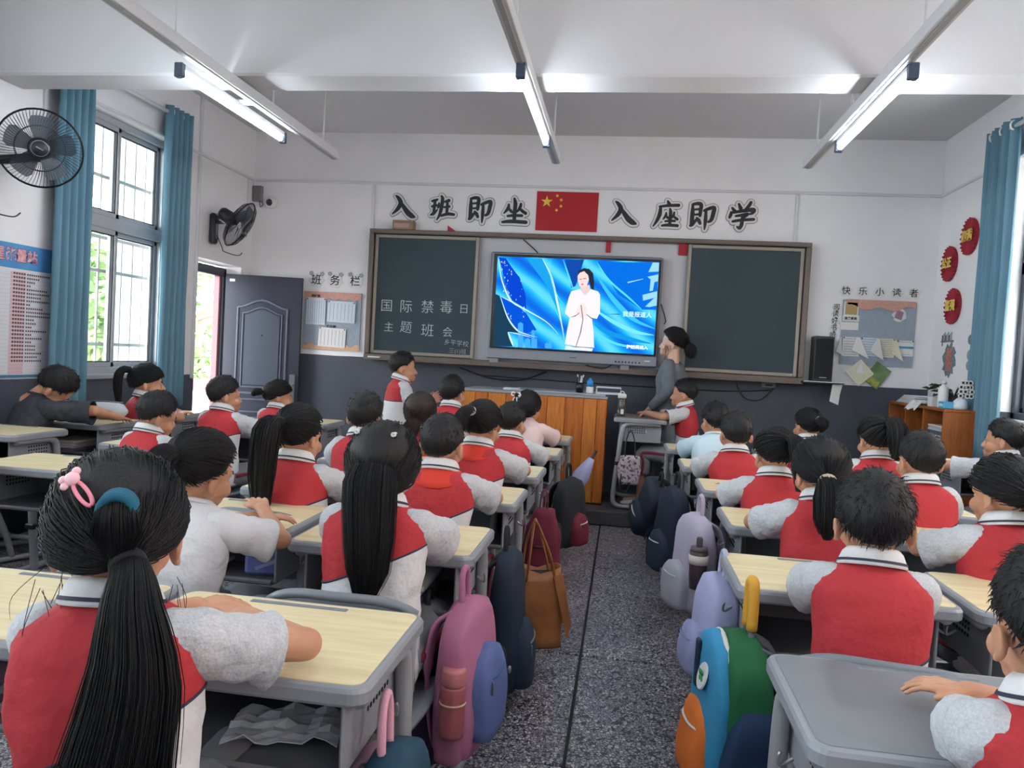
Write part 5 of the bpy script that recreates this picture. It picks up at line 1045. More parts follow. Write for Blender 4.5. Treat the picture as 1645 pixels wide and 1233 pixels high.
# ------------------------------------------------------------------ pupils
PI1 = PI
teal = M('teal_scrunchie', (20, 92, 116), .8); beige_s = M('beige_scrunchie', (206, 192, 164), .8); white_s = M('white_hair_tie', (226, 226, 226), .6); black_s = M('black_hair_tie', (22, 22, 26), .8); pinkp = M('pink_clip', (240, 140, 160), .4); pinkp2 = M('pale_pink_clip', (246, 196, 204), .4)
def tailq(path, w, band=None, **k): d = dict(path=path, w=w, band=band); d.update(k); return d
PON = lambda L=.22, b=black_s, x=0.0, w=.030: tailq([(0, -.03, .006), (x*.5, -.06, -.03), (x, -.065, -L*.5), (x, -.05, -L)], [.016, .024, w, w*.9, w*.35], b)
boy = lambda **k: dict(dict(k='boy'), **k)
chair0 = None
def seat(lb, x, y, rz=0, z=0):
    global chair0
    if chair0 is None: chair0 = make_chair(lb, (x, y, z), rz, 'grey school chairs')
    else: dup(chair0, (x, y, z), rz, lb, 'grey school chairs')
def pupil(who, X, Y, yaw=0, top=1.07, chair=True, z=0, ch=None, **k):
    """X, Y = where the head is; top = height of the hair above the floor"""
    s = k.pop('s', top/1.076); ln = k.get('lean', .10); off = (.435*ln + .25*ln*.185)*s; a = math.radians(yaw)
    ox, oy = -off*math.sin(a), off*math.cos(a); loc = (X-ox, Y-oy, z)
    b = person('person', who, loc, yaw, s, **k)
    if chair: seat('grey plastic school chair under the ' + (ch or who), loc[0], loc[1]-.01, a, z)
    return b
ARM_IN = dict(R=((.155, .20, .737), (.02, .285, .74)), L=((-.155, .195, .737), (-.05, .305, .748)))
# nearest girl
pg1, Hm1, ho1 = pupil('girl with a pink hair clip, teal scrunchie and waist long ponytail', -.772, 1.125, 9, 1.095, ch='girl with the pink hair clip', head=(15, -6, -2), roll=-.05, vox=.0042, ear_detail=True, seedn=4, hems=(.668, .43), hs=1.09,
    arms=dict(R=((.245, .21, .735), (.10, .31, .745)), L=((-.16, .20, .735), (.0, .33, .75))), sleeve_f=.66, hair=dict(k='g', tie=(2.0, PI-.38), t=.014, tails=[
    tailq([(0.01, -.03, -.01), (.015, -.05, -.05), (.02, -.06, -.14), (.0, -.065, -.26), (-.02, -.06, -.38)], [.018, .023, .033, .048, .055, .03], black_s, n=1.2, flare=.5, flat=.6), tailq([(0, -.018, -.004), (0, -.014, -.03), (.0, -.004, -.065)], [.014, .022, .026, .01], teal, at=(1.28, PI-.25), n=.3, flat=.55, bw=.018, bt=1.4)],
    wisps=[((-.07, -.01, .03), (-.012, -.01, -.12), .012, 14), ((.07, -.01, .02), (.008, -.01, -.10), .012, 7)]))
cp = Matrix(Hm1) @ Matrix.Translation(scalp(1.08, PI+.32, .017)) ; dn = scalp(1.08, PI+.32, .02) - HC
mt = cp @ dn.to_track_quat('Z', 'Y').to_matrix().to_4x4()
g = G().tube([(.006*math.sin(a) , .005+.022*math.cos(a) , 0) for a in np.linspace(0, 2*PI, 20)], .0028, 6); g.xf(mt @ Matrix.Rotation(3.9, 4, 'Z')); hc_ = g.build('hair_clip', pinkp, pg1, True)
g = G()
for x_, y_, r_ in ((0, -.021, .010), (-.009, -.027, .006), (.009, -.027, .006), (.012, -.018, .0055)): g.ball((x_, y_, .002), (r_, r_, r_*.6), 10)
g.xf(mt @ Matrix.Rotation(3.9, 4, 'Z')).build('clip_flower', pinkp2, hc_, True)
pupil('girl in a plain white top with a hair bun, head turned to the board', -1.20, 2.02, -8, 1.045, ch='girl in the plain white top', head=(-14, -8, 8), outfit='white', vox=.0042, seedn=7, lean=.16, ear_detail=True, hair=dict(k='g', tie=(1.35, PI-.1), t=.014, tails=[tailq([(0, -.012, 0), (.0, -.024, -.01), (0, -.028, -.03), (0, -.024, -.06)], [.022, .036, .040, .034, .016], black_s, n=.7)], wisps=[((.0, -.07, .02), (.02, -.01, -.12), .02, 30)]),
      arms=dict(R=((.215, .22, .74), (.07, .33, .80)), L=((-.225, .2, .74), (.06, .35, .765))))
pupil('girl with long black hair spread to mid back over a red vest', -.645, 2.03, 0, 1.10, ch='girl with long loose black hair', arms=ARM_IN, head=(-2, -3, 0), vox=.0042, seedn=11, hems=(.70, .43), ear_detail=True, hair=dict(k='g', line='long', tie=(2.2, PI-.3), t=.017, tails=[tailq([(0, -.006, -.03), (.006, -.018, -.09), (.014, -.03, -.16), (.018, -.036, -.23), (.01, -.03, -.31)], [.050, .064, .062, .056, .046, .014], None, n=1.3, flare=.3, flat=.6, at=(1.72, PI-.12)), tailq([(0, -.003, 0), (.0, -.006, -.03)], [.004, .006, .004], white_s, at=(.8, PI-.8), n=.2, bt=.4), tailq([(0, -.003, 0), (.0, -.006, -.03)], [.004, .006, .004], white_s, at=(.8, PI+.9), n=.2, bt=.4)]))
pupil('girl whose thick ponytail hangs to her waist, seated behind the brown haired girl', -1.235, 2.80, -4, 1.07, ch='girl with the waist long ponytail', head=(-10, -2, 0), vox=.0055, seedn=13, hair=dict(k='g', tie=(1.25, PI), t=.013, tails=[PON(.36, black_s, -.01, .052)]))
pupil('boy in a red vest with a faded haircut and an orange red scarf', -.675, 2.86, -3, 1.07, ch='boy with the orange red scarf', head=(-8, 0, 0), vox=.0055, seedn=16, scarf=True, ear_detail=True, hair=boy(t=.012, f=.8, sp=.010))
pupil('boy with a full round haircut seated behind the standing boy', -1.255, 3.62, 0, 1.085, ch='boy seated behind the standing pupil', head=(-4, 0, 2), vox=.0065, seedn=19, hair=boy(t=.016))
pupil('girl in a red vest and orange scarf with a ponytail in a white tie', -.665, 3.58, -8, 1.085, ch='ponytail girl with the white tie', head=(-14, -3, 4), vox=.0055, seedn=22, scarf=True, hair=dict(k='g', tie=(1.1, PI), tails=[PON(.25, white_s, -.02)]))
pupil('girl with straight brown tinted hair in front of the scarfed boy', -1.16, 4.32, 0, 1.065, ch='girl with brown tinted hair', head=(-3, 0, 0), seedn=25, hair=dict(k='g', line='long', tie=(2.2, PI), t=.014, m=hair_b, tails=[tailq([(-.01, -.02, -.03), (-.03, -.03, -.10), (-.05, -.03, -.2)], [.03, .045, .04, .015], None, n=.8)]))
pupil('boy with a round haircut seated behind the girl in pale pink', -.635, 4.42, -8, 1.035, ch='boy behind the girl in pale pink', head=(-14, 0, 0), seedn=28, hair=boy(t=.015, sp=.015))
pupil('girl in a pale pink top with a white ribbon bow', -.655, 5.3, -12, 1.07, ch='girl in the pale pink top', head=(-12, 0, 0), outfit='pink', seedn=31, hair=dict(k='g', line='long', tie=(2.15, PI), t=.014, tails=[tailq([(0, -.02, -.03), (.02, -.03, -.09), (.03, -.03, -.13)], [.02, .03, .02, .006], None), tailq([(0, -.02, .006), (0, -.03, -.01)], [.014, .018, .012], white_s, at=(.95, PI+.3), n=.3, bow=True)]))
pupil('boy in a red vest nearest the lectern corner', -1.225, 5.42, -6, 1.14, ch='boy nearest the lectern corner', head=(-12, 0, 0), seedn=34, hair=boy(t=.017, sp=.006))
# window side
pupil('boy in a dark print tee dozing on his arm by the score poster', -3.36, 4.02, -28, 1.05, ch='dozing boy', head=(-14, -46, 24), outfit='dark', lean=.24, vox=.0055, seedn=37, hair=boy(t=.015), s=1.06, arms=dict(R=((.30, .26, .80), (.18, .46, .745)), L=((-.16, .28, .745), (.10, .40, .75))), sleeve_f=.98)
pupil('girl with a high ponytail in profile beside the barred window', -3.18, 4.74, -30, 1.11, ch='girl in profile by the barred window', head=(-24, 0, 0), vox=.0055, seedn=40, hair=dict(k='g', line='fringe', tie=(1.0, PI), tails=[PON(.24, black_s)]))
pupil('boy in a red vest looking down at his white desk', -2.33, 3.52, -14, 1.03, ch='boy looking down', head=(-22, -14, 8), vox=.0055, lean=.16, seedn=43, ear_detail=True, hair=boy(t=.018, sp=.01))
pupil('boy in profile before the open doorway, red vest', -2.47, 4.47, -8, 1.08, ch='boy before the open doorway', head=(-34, 0, 0), vox=.0055, seedn=46, hair=boy(t=.014, sp=.006))
pupil('girl with a low bun tied with a white ribbon before the dark door', -2.5, 5.3, -10, 1.03, ch='girl with the ribboned bun', head=(-48, 0, 0), seedn=49, hair=dict(k='g', line='fringe', tie=(1.5, PI), tails=[tailq([(0, -.02, 0), (0, -.04, -.002), (0, -.055, -.015), (0, -.05, -.03)], [.016, .028, .034, .03, .012], white_s)]))
pupil('pupil at the frame edge showing only a grey sleeve and elbow', -2.86, 2.66, -5, 1.07, ch='pupil at the frame edge', seedn=52, vox=.0065, hair=boy(), arms=dict(R=((.30, .20, .735), (.10, .32, .745)), L=((-.235, .19, .735), (-.02, .33, .75))))
# aisle side opposite
pupil('boy with short thick black hair in the middle of the front desk row, red vest', .62, 1.95, -8, 1.065, ch='boy with short thick black hair', arms=dict(R=((.13, .225, .737), (.02, .30, .74)), L=((-.135, .22, .737), (-.05, .315, .748))), head=(2, -2, 0), vox=.0042, seedn=55, tor=.95, sleeve_f=.72, hems=(.615, .40), ear_detail=True, hs=1.04, hair=boy(t=.019, sp=.012, f=.2))
pupil('girl with a low ponytail in a beige scrunchie, red vest', .71, 2.80, 8, 1.08, ch='girl with the beige scrunchie', head=(4, -3, -4), vox=.0055, seedn=58, ear_detail=True, hair=dict(k='g', tie=(1.95, PI+.30), t=.014, tails=[tailq([(-.012, -.03, -.01), (-.02, -.05, -.05), (-.03, -.06, -.11), (-.03, -.05, -.17)], [.02, .034, .046, .04, .012], beige_s, bt=1.8, n=.9)]))
pupil('girl at the frame edge with side swept hair and a low ponytail', 1.215, 2.60, 10, 1.08, ch='girl at the frame edge', head=(14, -3, 0), vox=.0055, seedn=61, ear_detail=True, hair=dict(k='g', line='fringe', tie=(1.75, PI+.1), t=.014, tails=[PON(.24, black_s, .01, .04)]))
pupil('boy with a flat topped haircut beside the girl at the frame edge', 1.245, 3.40, 4, 1.085, ch='boy with the flat topped haircut', head=(6, 0, 0), vox=.0055, seedn=64, ear_detail=True, hair=boy(t=.014, f=.7))
pupil('girl with a high side ponytail in a red vest, third from the lectern', .675, 3.48, 4, 1.055, ch='girl with the high side ponytail', head=(8, -4, 0), vox=.0055, seedn=67, hair=dict(k='g', tie=(1.1, PI-.35), tails=[PON(.20, black_s, .02, .04)]))
pupil('boy with very short dark hair in front of the high ponytail girl', .625, 4.32, 2, 1.06, ch='boy with very short dark hair', head=(6, 0, 0), seedn=70, hs=1.05, hair=boy(t=.010, f=.6))
pupil('boy in a pale blue tee with tousled hair', .61, 5.18, 6, 1.07, ch='boy in the pale blue tee', head=(16, 0, 0), outfit='blue', seedn=73, hair=boy(t=.018, sp=.03))
pupil('girl with her hair pinned up seated against the dark wall', 1.24, 5.36, 6, 1.065, ch='girl with pinned up hair', head=(16, 0, 0), seedn=76, hair=dict(k='g', tie=(1.3, PI), tails=[tailq([(0, -.02, 0), (0, -.04, -.01), (0, -.05, -.03), (0, -.03, -.07)], [.018, .03, .034, .026, .01], white_s)]))
pupil('girl with a short high ponytail behind the pinned up hair girl', 1.31, 4.17, 4, 1.10, ch='girl with the short high ponytail', head=(6, -3, 0), seedn=79, hair=dict(k='g', tie=(.9, PI-.2), t=.013, tails=[tailq([(0, -.03, .005), (.01, -.055, -.03), (.012, -.06, -.10), (.0, -.05, -.16)], [.018, .034, .046, .042, .014], black_s, n=.9)]))
pupil('boy in profile below the blue curtain', 2.19, 4.76, 26, 1.10, ch='boy in profile below the curtain', head=(26, 0, 0), vox=.0055, seedn=82, hair=boy(t=.014, f=.6), arms=dict(R=((.22, .2, .78), (.03, .30, .785)), L=((-.22, .24, .78), (-.12, .44, .79))))
pupil('boy at the frame corner with his hand on the grey desk', .72, 1.22, 6, 1.06, ch='boy at the frame corner', arms=dict(R=((.20, .20, .737), (-.05, .305, .752)), L=((-.115, .20, .735), (.05, .275, .735))), sleeve_f=.70, head=(-5, -3, 0), roll=-.16, hs=1.06, vox=.0042, seedn=85, ear_detail=True, hair=boy(t=.016), hems=(.45, .45))
# by the platform
pupil('boy in a red vest turned sideways at the desk on the platform', .50, 6.38, 82, 1.075, z=.118, ch='boy turned sideways on the platform', head=(-6, 0, 0), vox=.0055, seedn=88, bare_legs=True, ear_detail=True, hair=boy(t=.014, f=.7), arms=dict(R=((.20, .17, .74), (.05, .34, .77)), L=((-.20, .20, .76), (-.02, .36, .775), (.1, .6, -.5))), legs=((.068, .0, .45), (.10, .33, .44), (.08, .36, .08)))
person('person', 'boy standing beside the lectern in a red yoked white polo, hands raised', (-1.77, 5.86, 0), -58, 1.035, stand=True, head=(-14, 0, 0), vox=.0055, seedn=91, hems=(.695, .0), lean=.06, ear_detail=True, hair=boy(t=.015, sp=.006), arms=dict(R=((.17, .09, .80), (.05, .26, .87), (-.2, .9, .35), (-1, 0, 0)), L=((-.17, .09, .80), (-.04, .27, .88), (.2, .9, .4), (1, 0, 0))))
person('person', 'woman in a grey ribbed knit standing and looking up at the screen', (.40, 6.82, .118), 74, 1.21, stand=True, head=(4, 4, 0), vox=.0055, seedn=94, outfit='teacher', female='adult', hs=.88, lean=-.02, skinm=skin_t, ear_detail=True, tor=.95, arms=dict(R=((.17, -.03, .79), (.10, .12, .68)), L=((-.185, -.03, .79), (-.13, .10, .66))), hair=dict(k='g', tie=(1.85, PI), t=.020, wisps=[((-.066, .04, .06), (-.004, .0, -.06), .012, 24), ((.066, .04, .06), (.004, .0, -.06), .012, 24)], tails=[tailq([(0, -.006, -.004), (0, -.022, -.02), (.0, -.026, -.05), (0, -.014, -.08)], [.034, .046, .052, .046, .022], black_s, n=1.6, flare=.8)]))
# ------------------------------------------------------------------ bags
def bag_rings(w, d, h, top=.28, e=3.6, bulge=.05, n=26, seed=1, k=14):
    """soft upright bag body: width along x, thickness along y, standing on z=0"""
    rr = []
    for i in range(k+1):
        t = i/k
        f = math.sin(min(1, t/.10)*PI/2)**.6 if t < .10 else (1 if t < 1-top else math.sqrt(max(0, 1-((t-1+top)/top)**2.4))*.92+.08)
        fd = math.sin(min(1, t/.10)*PI/2)**.6 if t < .10 else (1 - .45*max(0, (t-.35)/.65)**1.5)*(1 if t < .97 else .6)
        f = max(f, .06); rr.append(loft_ring(h*t, w/2*f*(1+bulge*math.sin(PI*t)), d/2*fd*(1+bulge*math.sin(PI*t)), 0, n, e))
    for r in rr:
        for p in r: q = noise.noise(Vector((p.x*14+seed, p.y*14, p.z*10)))*.008; p.x += q; p.y += q*.7
    return rr
def backpack(label, loc, rz, w, d, h, main, pocket, strap, trim, seed=1, tilt=(0, 0), side=None, pz=(.05, .52), pw=.8, pd=.055, group=None, loop=.07, sidez=.4, name='backpack'):
    """local +y is the front with its pocket, -y the back with straps; origin at the bag's bottom"""
    t = thing(name, label, 'backpack', loc, rz, group); t.rotation_euler = (tilt[0], tilt[1], rz)
    body = G().rings(bag_rings(w, d, h, seed=seed)).build('main_compartment', main, t, True)
    G().tube([(w*.47*math.cos(a)*1.0, d*.12, h*.55 + (h*.43)*math.sin(a)) for a in np.linspace(-.25, PI+.25, 20)], .0045, 6).build('zipper', trim, body, True)
    pk = G().rings(bag_rings(w*pw, pd*2, h*(pz[1]-pz[0]), .45, 3.4, .05, 22, seed+3, 10)).xf(Matrix.Translation((0, d*.44, h*pz[0]))).build('front_pocket', pocket, t, True)
    zz = h*(pz[0] + (pz[1]-pz[0])*.72); G().tube([(x*w*pw*.44, d*.44+pd*.92-abs(x)**3*.03, zz - .004*x) for x in np.linspace(-1, 1, 9)], .0035, 6).build('pocket_zipper', trim, pk, True)
    G().box((w*pw*.34, d*.44+pd*.9, zz-.04), (w*pw*.37, d*.44+pd*.9+.006, zz-.002), .002).build('zip_pull', chrome, pk)
    for s in (-1, 1):
        G().rings(bag_rings(.05, d*.62, h*sidez, .12, 3, .05, 16, seed+s, 8)).xf(Matrix.Translation((s*w*.47, 0, h*.03))).build('side_pocket', side or pocket, t, True)
        P = cat([(s*w*.18, -d*.2, h*.93), (s*w*.22, -d*.62, h*.82), (s*w*.26, -d*.75, h*.5), (s*w*.30, -d*.6, h*.2), (s*w*.34, -d*.4, h*.07)], 5); G().tube(P, [.024]*10 + [.012]*(len(P)-10), 10, 0, True, .35, (0, 1, 0)).build('shoulder_strap', strap, t, True)
    G().tube(cat([(-.025, -d*.1, h*.97), (-.022, -d*.12, h+loop*.7), (0, -d*.12, h+loop), (.022, -d*.12, h+loop*.7), (.025, -d*.1, h*.97)], 4), .009, 8).build('top_handle', strap, t, True)
    return t, body, pk
def C(n, c, **k): return M(n, c, .8, var=.12, scale=9, bump=.1, bscale=260, **k)
zip_g = M('zip_grey', (150, 150, 154), .4, .4); zip_w = M('zip_white', (214, 214, 208), .5)
# aisle, lectern column
t, b, p = backpack('pink and blue backpack with a rose flask hanging in the aisle', (-.385, 2.10, .185), -PI/2-.15, .27, .12, .44, C('rose_cloth', (176, 108, 140)), C('denim_blue_cloth', (92, 108, 158)), C('rose_strap', (176, 112, 148)), M('blue_piping', (60, 88, 140), .6), 2, (0, .06), C('rose_side', (158, 96, 122)), (.12, .72), .72, .05, loop=.08)
G().ball((0, .125, .25), (.008, .006, .012), 8).build('metal_badge', chrome, p, True)
t = thing('thermos_flask', 'dusty rose thermos flask standing in the pink backpack side pocket', 'flask', (-.395, 1.95, .29)); G().lathe([(0, 0), (.033, 0), (.034, .01), (.034, .13), (.031, .136), (0, .136)], 18).build('flask_body', M('rose_flask', (150, 78, 84), .35), t, True); G().lathe([(0, .134), (.030, .134), (.033, .145), (.033, .175), (.029, .183), (0, .183)], 18).build('flask_lid', M('rose_lid', (184, 110, 112), .4), t, True); G().tube([(.034*math.cos(a), .034*math.sin(a), .09) for a in np.linspace(0, 2*PI, 20)], .003, 5).build('pocket_cord', M('tan_cord', (190, 160, 130), .7), t)
backpack('dark purple bag behind the pink and blue backpack', (-.53, 2.26, .06), -PI/2, .24, .14, .44, C('dark_purple', (50, 36, 66)), C('dark_purple2', (64, 48, 84)), C('black_strap', (26, 26, 30)), zip_g, 5)
backpack('teal backpack with pink straps hanging at the nearest desk', (-.395, 1.40, .10), -PI/2, .29, .15, .44, C('deep_teal', (16, 62, 84)), C('deep_teal2', (20, 72, 96)), M('pink_padded_strap', (214, 160, 178), .8, bump=.3, bscale=300), M('pink_trim', (206, 150, 170), .6), 8, side=C('teal_side', (18, 56, 76)), loop=.1)
backpack('tall navy backpack behind the brown leather tote', (-.38, 2.80, .05), -PI/2, .27, .13, .54, C('navy_cloth', (24, 38, 58)), C('navy_cloth2', (30, 46, 66)), C('black_strap', (26, 26, 30)), zip_g, 11)
lea = M('tan_leather', (164, 104, 58), .45, c2=(132, 78, 40), scale=9, bump=.08, bscale=90); lin_m = M('dark_lining', (40, 28, 26), .8)
t = thing('tote_bag', 'tan brown leather tote hanging open in the aisle', 'bag', (-.30, 3.12, .12), .35); rr = []
for i in range(9):
    f = i/8; rr.append([Vector((p.x + .012*noise.noise(p*9), p.y, p.z + (.03*abs(p.x)/.1 if i == 8 else 0))) for p in loft_ring(.30*f, .105+.012*math.sin(PI*f)-.018*f, .075*(1-.35*f), 0, 28, 4)])
o = G().rings(rr, 0, True, False).build('leather_body', [lea], t, True, False); o.modifiers.new('t', 'SOLIDIFY').thickness = .005
G().rings([loft_ring(.29, .085, .046, 0, 28, 4)], 0, True, False).build('dark_inside', lin_m, t); G().poly([(.05, -.06, .29), (.09, -.052, .30), (.128, -.085, .10), (.11, -.09, .04)], (0, .008, .002)).build('side_flap', lea, t)
for y in (-.045, .045): G().tube(cat([(-.06, y, .27), (-.05, y, .40), (-.03, 0, .50), (-.02, 0, .50), (.03, y, .38), (.06, y, .27)], 5), .012, 8, 0, True, .35).build('strap', lea, t, True)
t = thing('tote_bag', 'limp maroon cloth bag hanging behind the tan tote', 'bag', (-.35, 3.72, .26)); rr = []
for i in range(9): f = i/8; rr.append([Vector((p.x + .02*noise.noise(p*8), p.y, p.z)) for p in loft_ring(.30*f, .09*(1-.55*f**2)+.012, .05*(1-.5*f)+.006, 0, 24, 2.4)])
G().rings(rr).build('cloth_body', C('maroon_cloth', (110, 30, 52)), t, True); G().tube(cat([(-.02, 0, .29), (-.012, 0, .38), (.012, 0, .38), (.02, 0, .29)], 5), .008, 8, 0, True, .5).build('handle', C('maroon_cloth', (110, 30, 52)), t); G().box((-.03, -.055, .12), (.02, -.045, .125)).build('zip', chrome, t)
backpack('black backpack with crimson panels near the lectern', (-.27, 4.42, .20), -PI/2-.4, .27, .13, .42, C('black_cloth', (28, 30, 38)), C('crimson_panel', (122, 30, 50)), C('black_strap', (26, 26, 30)), zip_w, 14, side=C('green_black', (30, 44, 44)), pw=.6)
t = thing('folded_umbrella', 'pale violet striped folded umbrella hanging near the lectern', 'umbrella', (-.30, 4.98, .42), 0); t.rotation_euler = (0, .5, .3)
o = G().rings([loft_ring(z, a, a*.8, 0, 20, 2) for z, a in ((0, .015), (.04, .05), (.14, .058), (.22, .035), (.27, .02))]).build('canopy', C('pale_violet', (166, 166, 204)), t, True)
for k in range(5): G().tube([(.055*math.cos(a)*(1-.1*k), .046*math.sin(a)*(1-.1*k), .05+.035*k+.01*math.cos(a)) for a in np.linspace(0, 2*PI, 18)], .004, 5).build('stripe', M('mauve_stripe', (120, 100, 150), .7), o, True)
G().tube([(0, 0, .26), (0, 0, .33)], .01, 8).build('grip', M('umbrella_grip', (60, 40, 40), .5), t); G().ball((.02, -.03, -.03), .016, 8).build('charm', M('charm_red', (170, 60, 50), .5), t)
# aisle, opposite column
t, b, p = backpack('colourful backpack in green, sky blue, navy and orange with an amber handle', (.345, 2.08, .19), PI/2+.14, .27, .17, .42, C('forest_green', (24, 98, 58)), C('orange_cloth', (224, 118, 44)), C('slate_grey_strap', (96, 100, 110)), zip_w, 17, (0, -.03), C('navy_side', (20, 48, 84)), (.04, .56), .74, .062, loop=.004)
fr = G().rings(bag_rings(.25, .07, .40, .45, 3.2, .05, 24, 20, 12)).xf(Matrix.Translation((0, .068, .02))).build('sky_blue_front', C('sky_blue_panel', (54, 146, 190)), t, True)
g = G().tube([(.126*math.cos(a), .052, .20+.215*math.sin(a)) for a in np.linspace(-.1, PI+.1, 18)], .007, 6); g.build('white_piping', zip_w, t, True)
o = G().lathe([(0, .004), (.034, .004), (.036, 0)], 20, 0, (0, 0, 0), Matrix.Rotation(-PI/2, 4, 'X')).xf(Matrix.Translation((-.03, .101, .305)) @ Matrix.Rotation(.25, 4, 'X')).build('round_badge', paper_w, fr); g = G()
for k in range(4): g.ball((-.03+.012*math.cos(k*PI/2+.6), .107, .307+.012*math.sin(k*PI/2+.6)), (.009, .002, .009), 8)
g.build('green_clover', M('clover_green', (40, 150, 84), .6), fr, True)
G().box((.02, .095, .25), (.045, .107, .38), .004).build('navy_strip', M('navy_strip', (22, 40, 64), .7), fr)
for s in (-1, 1): G().rings(bag_rings(.06, .170, .265, .06, 4.5, .03, 20, 22, 6)).xf(Matrix.Translation((s*.134, -.012, .003))).build('navy_side_pocket', C('navy_side', (20, 48, 84)), t, True)
G().tube(cat([(-.02, -.02, .43), (-.02, -.02, .50), (-.012, -.02, .55), (.012, -.02, .55), (.02, -.02, .50), (.02, -.02, .43)], 4), .014, 10).build('amber_handle', M('amber_handle', (216, 160, 52), .7), t, True)
backpack('pale lilac blue backpack hanging in front of the colourful one', (.34, 2.52, .30), PI/2+.15, .25, .12, .34, C('lilac_blue', (164, 168, 204)), C('lilac_blue2', (150, 156, 196)), C('lilac_grey', (170, 172, 196)), M('lilac_zip', (128, 130, 168), .6), 24)
backpack('lavender grey backpack with a tumbler in its side', (.335, 3.26, .27), PI/2+.25, .27, .13, .42, C('lavender_grey', (176, 170, 190)), C('silver_grey', (168, 172, 182)), C('lavender_strap', (178, 166, 190)), M('pale_zip', (206, 206, 212), .5), 27, pd=.06)
t = thing('tumbler', 'dark tumbler with a pale grip band by the lavender backpack', 'tumbler', (.335, 3.085, .42)); G().lathe([(0, 0), (.03, 0), (.034, .05), (.036, .11), (.036, .15), (0, .15)], 18).build('cup', M('dark_smoky_cup', (62, 52, 58), .3), t, True); G().lathe([(.0365, .10), (.039, .10), (.039, .135), (.0365, .135)], 18).build('grip_band', M('cream_band', (206, 198, 192), .5), t, True); G().lathe([(0, .148), (.036, .148), (.033, .165), (0, .167)], 18).build('lid', M('cup_lid', (84, 72, 78), .4), t, True); G().box((-.012, -.01, .165), (.012, .01, .205), .004).build('spout', M('cup_lid', (84, 72, 78), .4), t)
backpack('tall navy backpack hanging beside the tumbler bag', (.30, 4.12, .18), PI/2+.3, .28, .13, .48, C('navy_cloth', (24, 38, 58)), C('navy_cloth2', (30, 46, 66)), C('black_strap', (26, 26, 30)), zip_w, 31)
backpack('navy school bag slung sideways near the platform', (.20, 4.78, .28), PI/2+.2, .26, .15, .36, C('navy_cloth3', (22, 34, 50)), C('navy_cloth2', (30, 46, 66)), C('black_strap', (26, 26, 30)), zip_w, 35, (0, -.5))
backpack('grey mesh pocketed backpack at the grey desk leg', (.30, 1.37, .04), PI/2, .26, .15, .42, C('light_grey_cloth', (176, 178, 182)), C('light_grey_cloth2', (160, 164, 170)), C('grey_strap', (150, 152, 158)), zip_w, 38)
t = thing('water_bottle', 'blue bottle under the corner of the grey desk', 'bottle', (.365, 1.305, .36)); G().lathe([(0, 0), (.028, 0), (.03, .01), (.03, .14), (.018, .16), (0, .16)], 16).build('bottle_body', M('azure_bottle', (24, 110, 164), .35), t, True); G().lathe([(0, .158), (.02, .158), (.02, .18), (0, .182)], 14).build('cap', blk, t, True)
t = thing('lunch_bag', 'small floral bag with thin black straps on the sideways desk', 'bag', (.085, 6.10, .34), .2); rr = []
for i in range(9): f = i/8; rr.append([Vector((p.x + .01*noise.noise(p*12), p.y, p.z)) for p in loft_ring(.22*f, .075+.012*math.sin(PI*f), .05, 0, 24, 3.4)])
o = G().rings(rr, 0, True, False).build('bag_body', M('floral_cloth', (206, 190, 196), .8, c2=(90, 76, 88), scale=45, cut=(.38, .5)), t, True, False); o.modifiers.new('t', 'SOLIDIFY').thickness = .004; G().rings([loft_ring(.205, .07, .044, 0, 24, 3.4)], 0, True, False).build('dark_inside', lin_m, t)
G().tube(cat([(-.04, 0, .2), (-.035, .02, .33), (0, .03, .42), (.035, .02, .33), (.04, 0, .2)], 5), .005, 6).build('strap', wire, t); G().tube(cat([(-.06, -.03, .12), (-.08, -.05, -.02), (-.03, -.06, -.06), (.0, -.05, .02)], 5), .005, 6).build('strap', wire, t)
# things on and in desks
t = thing('pencil_pouch', 'rounded grey white pouch on the sleeping boy\'s desk', 'pouch', (-3.24, 4.44, .752), .1); G().rings([[Vector((-.13+.26*i/8, p.x*1.0, p.y+.055)) for p in [Vector((.055*math.cos(a)*math.sqrt(max(.05, 1-abs(i/4-1)**4)), .055*math.sin(a)*math.sqrt(max(.05, 1-abs(i/4-1)**4)), 0)) for a in np.linspace(0, 2*PI, 18, endpoint=False)]] for i in range(9)]).build('pouch_body', M('pearl_grey_vinyl', (200, 206, 210), .4), t, True); G().tube([(-.1, 0, .111), (0, -.005, .113), (.1, 0, .111)], .004, 6).build('zip', chrome, t); G().box((-.06, -.056, .018), (.0, -.05, .034), .002).build('brown_patch', M('brown_patch', (120, 92, 60), .7), t)
t = thing('tissue_pack', 'blue tissue pack in the tray of the white top girl\'s desk', 'tissue pack', (-1.16, 2.42, .520), .2); G().box((-.06, -.04, 0), (.06, .05, .075), .012).build('wrapper', M('periwinkle_wrap', (88, 98, 160), .5, c2=(120, 130, 190), scale=20), t); G().poly([(-.02, -.043, .02), (.05, -.043, .05), (.055, -.043, .065), (-.025, -.043, .03)], (0, .004, 0)).build('printed_band', M('pale_band', (150, 160, 200), .5), t)
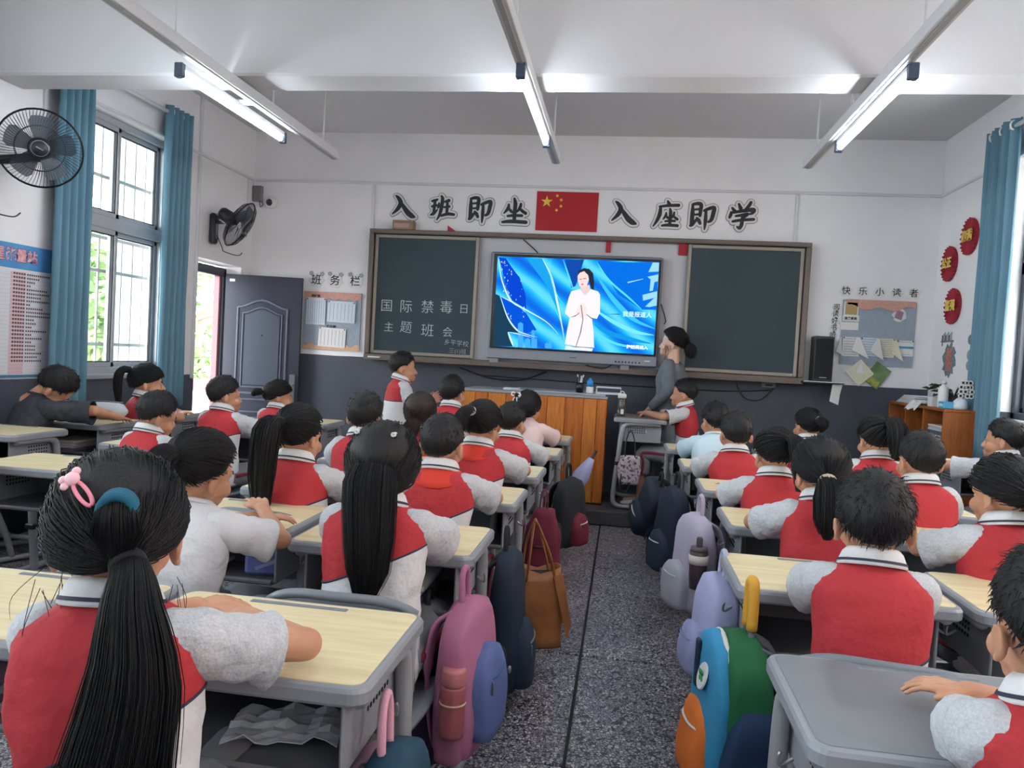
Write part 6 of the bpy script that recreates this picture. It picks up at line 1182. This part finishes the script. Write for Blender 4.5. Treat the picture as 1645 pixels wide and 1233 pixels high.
t = thing('crumpled_paper', 'crumpled grey paper in the tray of the nearest desk', 'paper', (-.62, 1.42, .522), .2); n_ = 10; vs = [(-.11+.22*i/n_, -.07+.14*j/n_, .014+.03*abs(noise.noise(Vector((i*.7, j*.7, 4))))) for i in range(n_+1) for j in range(n_+1)]
o = G().add(vs, [(i*(n_+1)+j, i*(n_+1)+j+1, (i+1)*(n_+1)+j+1, (i+1)*(n_+1)+j) for i in range(n_) for j in range(n_)]).build('sheet', M('grey_paper', (170, 174, 180), .7), t, False, False); o.modifiers.new('t', 'SOLIDIFY').thickness = .002
def books(lb, x, y, z, seed, n=5, w=.18, d=.25):
    rd = random.Random(seed)
    for k in range(n): tag(G().box((x-w/2+rd.uniform(-.01, .01), y-d/2, z+k*.016), (x+w/2+rd.uniform(-.01, .01), y+d/2, z+k*.016+.0145), .002).build('textbook', pg[rd.randint(0, 5)]), ORD[k] + ' ' + lb, 'book', lb.replace('textbook', 'textbooks'))
books('textbook in the tray at the frame edge beside the pink clip girl', -1.30, 1.45, .522, 1, 4); books('textbook in the tray under the white top girl\'s desk', -1.42, 2.47, .522, 3, 4); books('textbook in the tray of the sleeping boy\'s desk', -3.36, 4.32, .572, 4, 4); books('textbook in the tray of the long haired girl\'s desk', -.66, 2.36, .522, 5, 4)
tag(G().box((-.60, 4.80, .7015), (-.46, 5.0, .7035)).build('paper_sheet', paper_w), 'white sheet on the desk behind the girl in pink', 'paper')
t = thing('pencil', 'dark pencil lying on the white sheet', 'pencil', (-.53, 4.88, .708), .4); G().tube([(-.07, 0, 0), (.06, 0, 0)], .004, 6).build('shaft', blk, t); G().tube([(.06, 0, 0), (.075, 0, 0)], [.004, .0008], 6).build('tip', M('wood_tip', (200, 160, 110), .6), t)
tag(G().box((-.72, 3.83, .7015), (-.50, 4.0, .706), .002).build('exercise_book', M('pinkish_paper', (230, 206, 204), .7)), 'pinkish open exercise book on the desk before the white tied ponytail', 'book')
tag(G().box((1.72, 4.6, .0), (1.95, 4.85, .26), .03).build('plastic_crate', M('dull_crate', (110, 100, 96), .7, var=.2, scale=9)), 'dull brown crate on the floor between the desk rows and the curtain', 'crate')
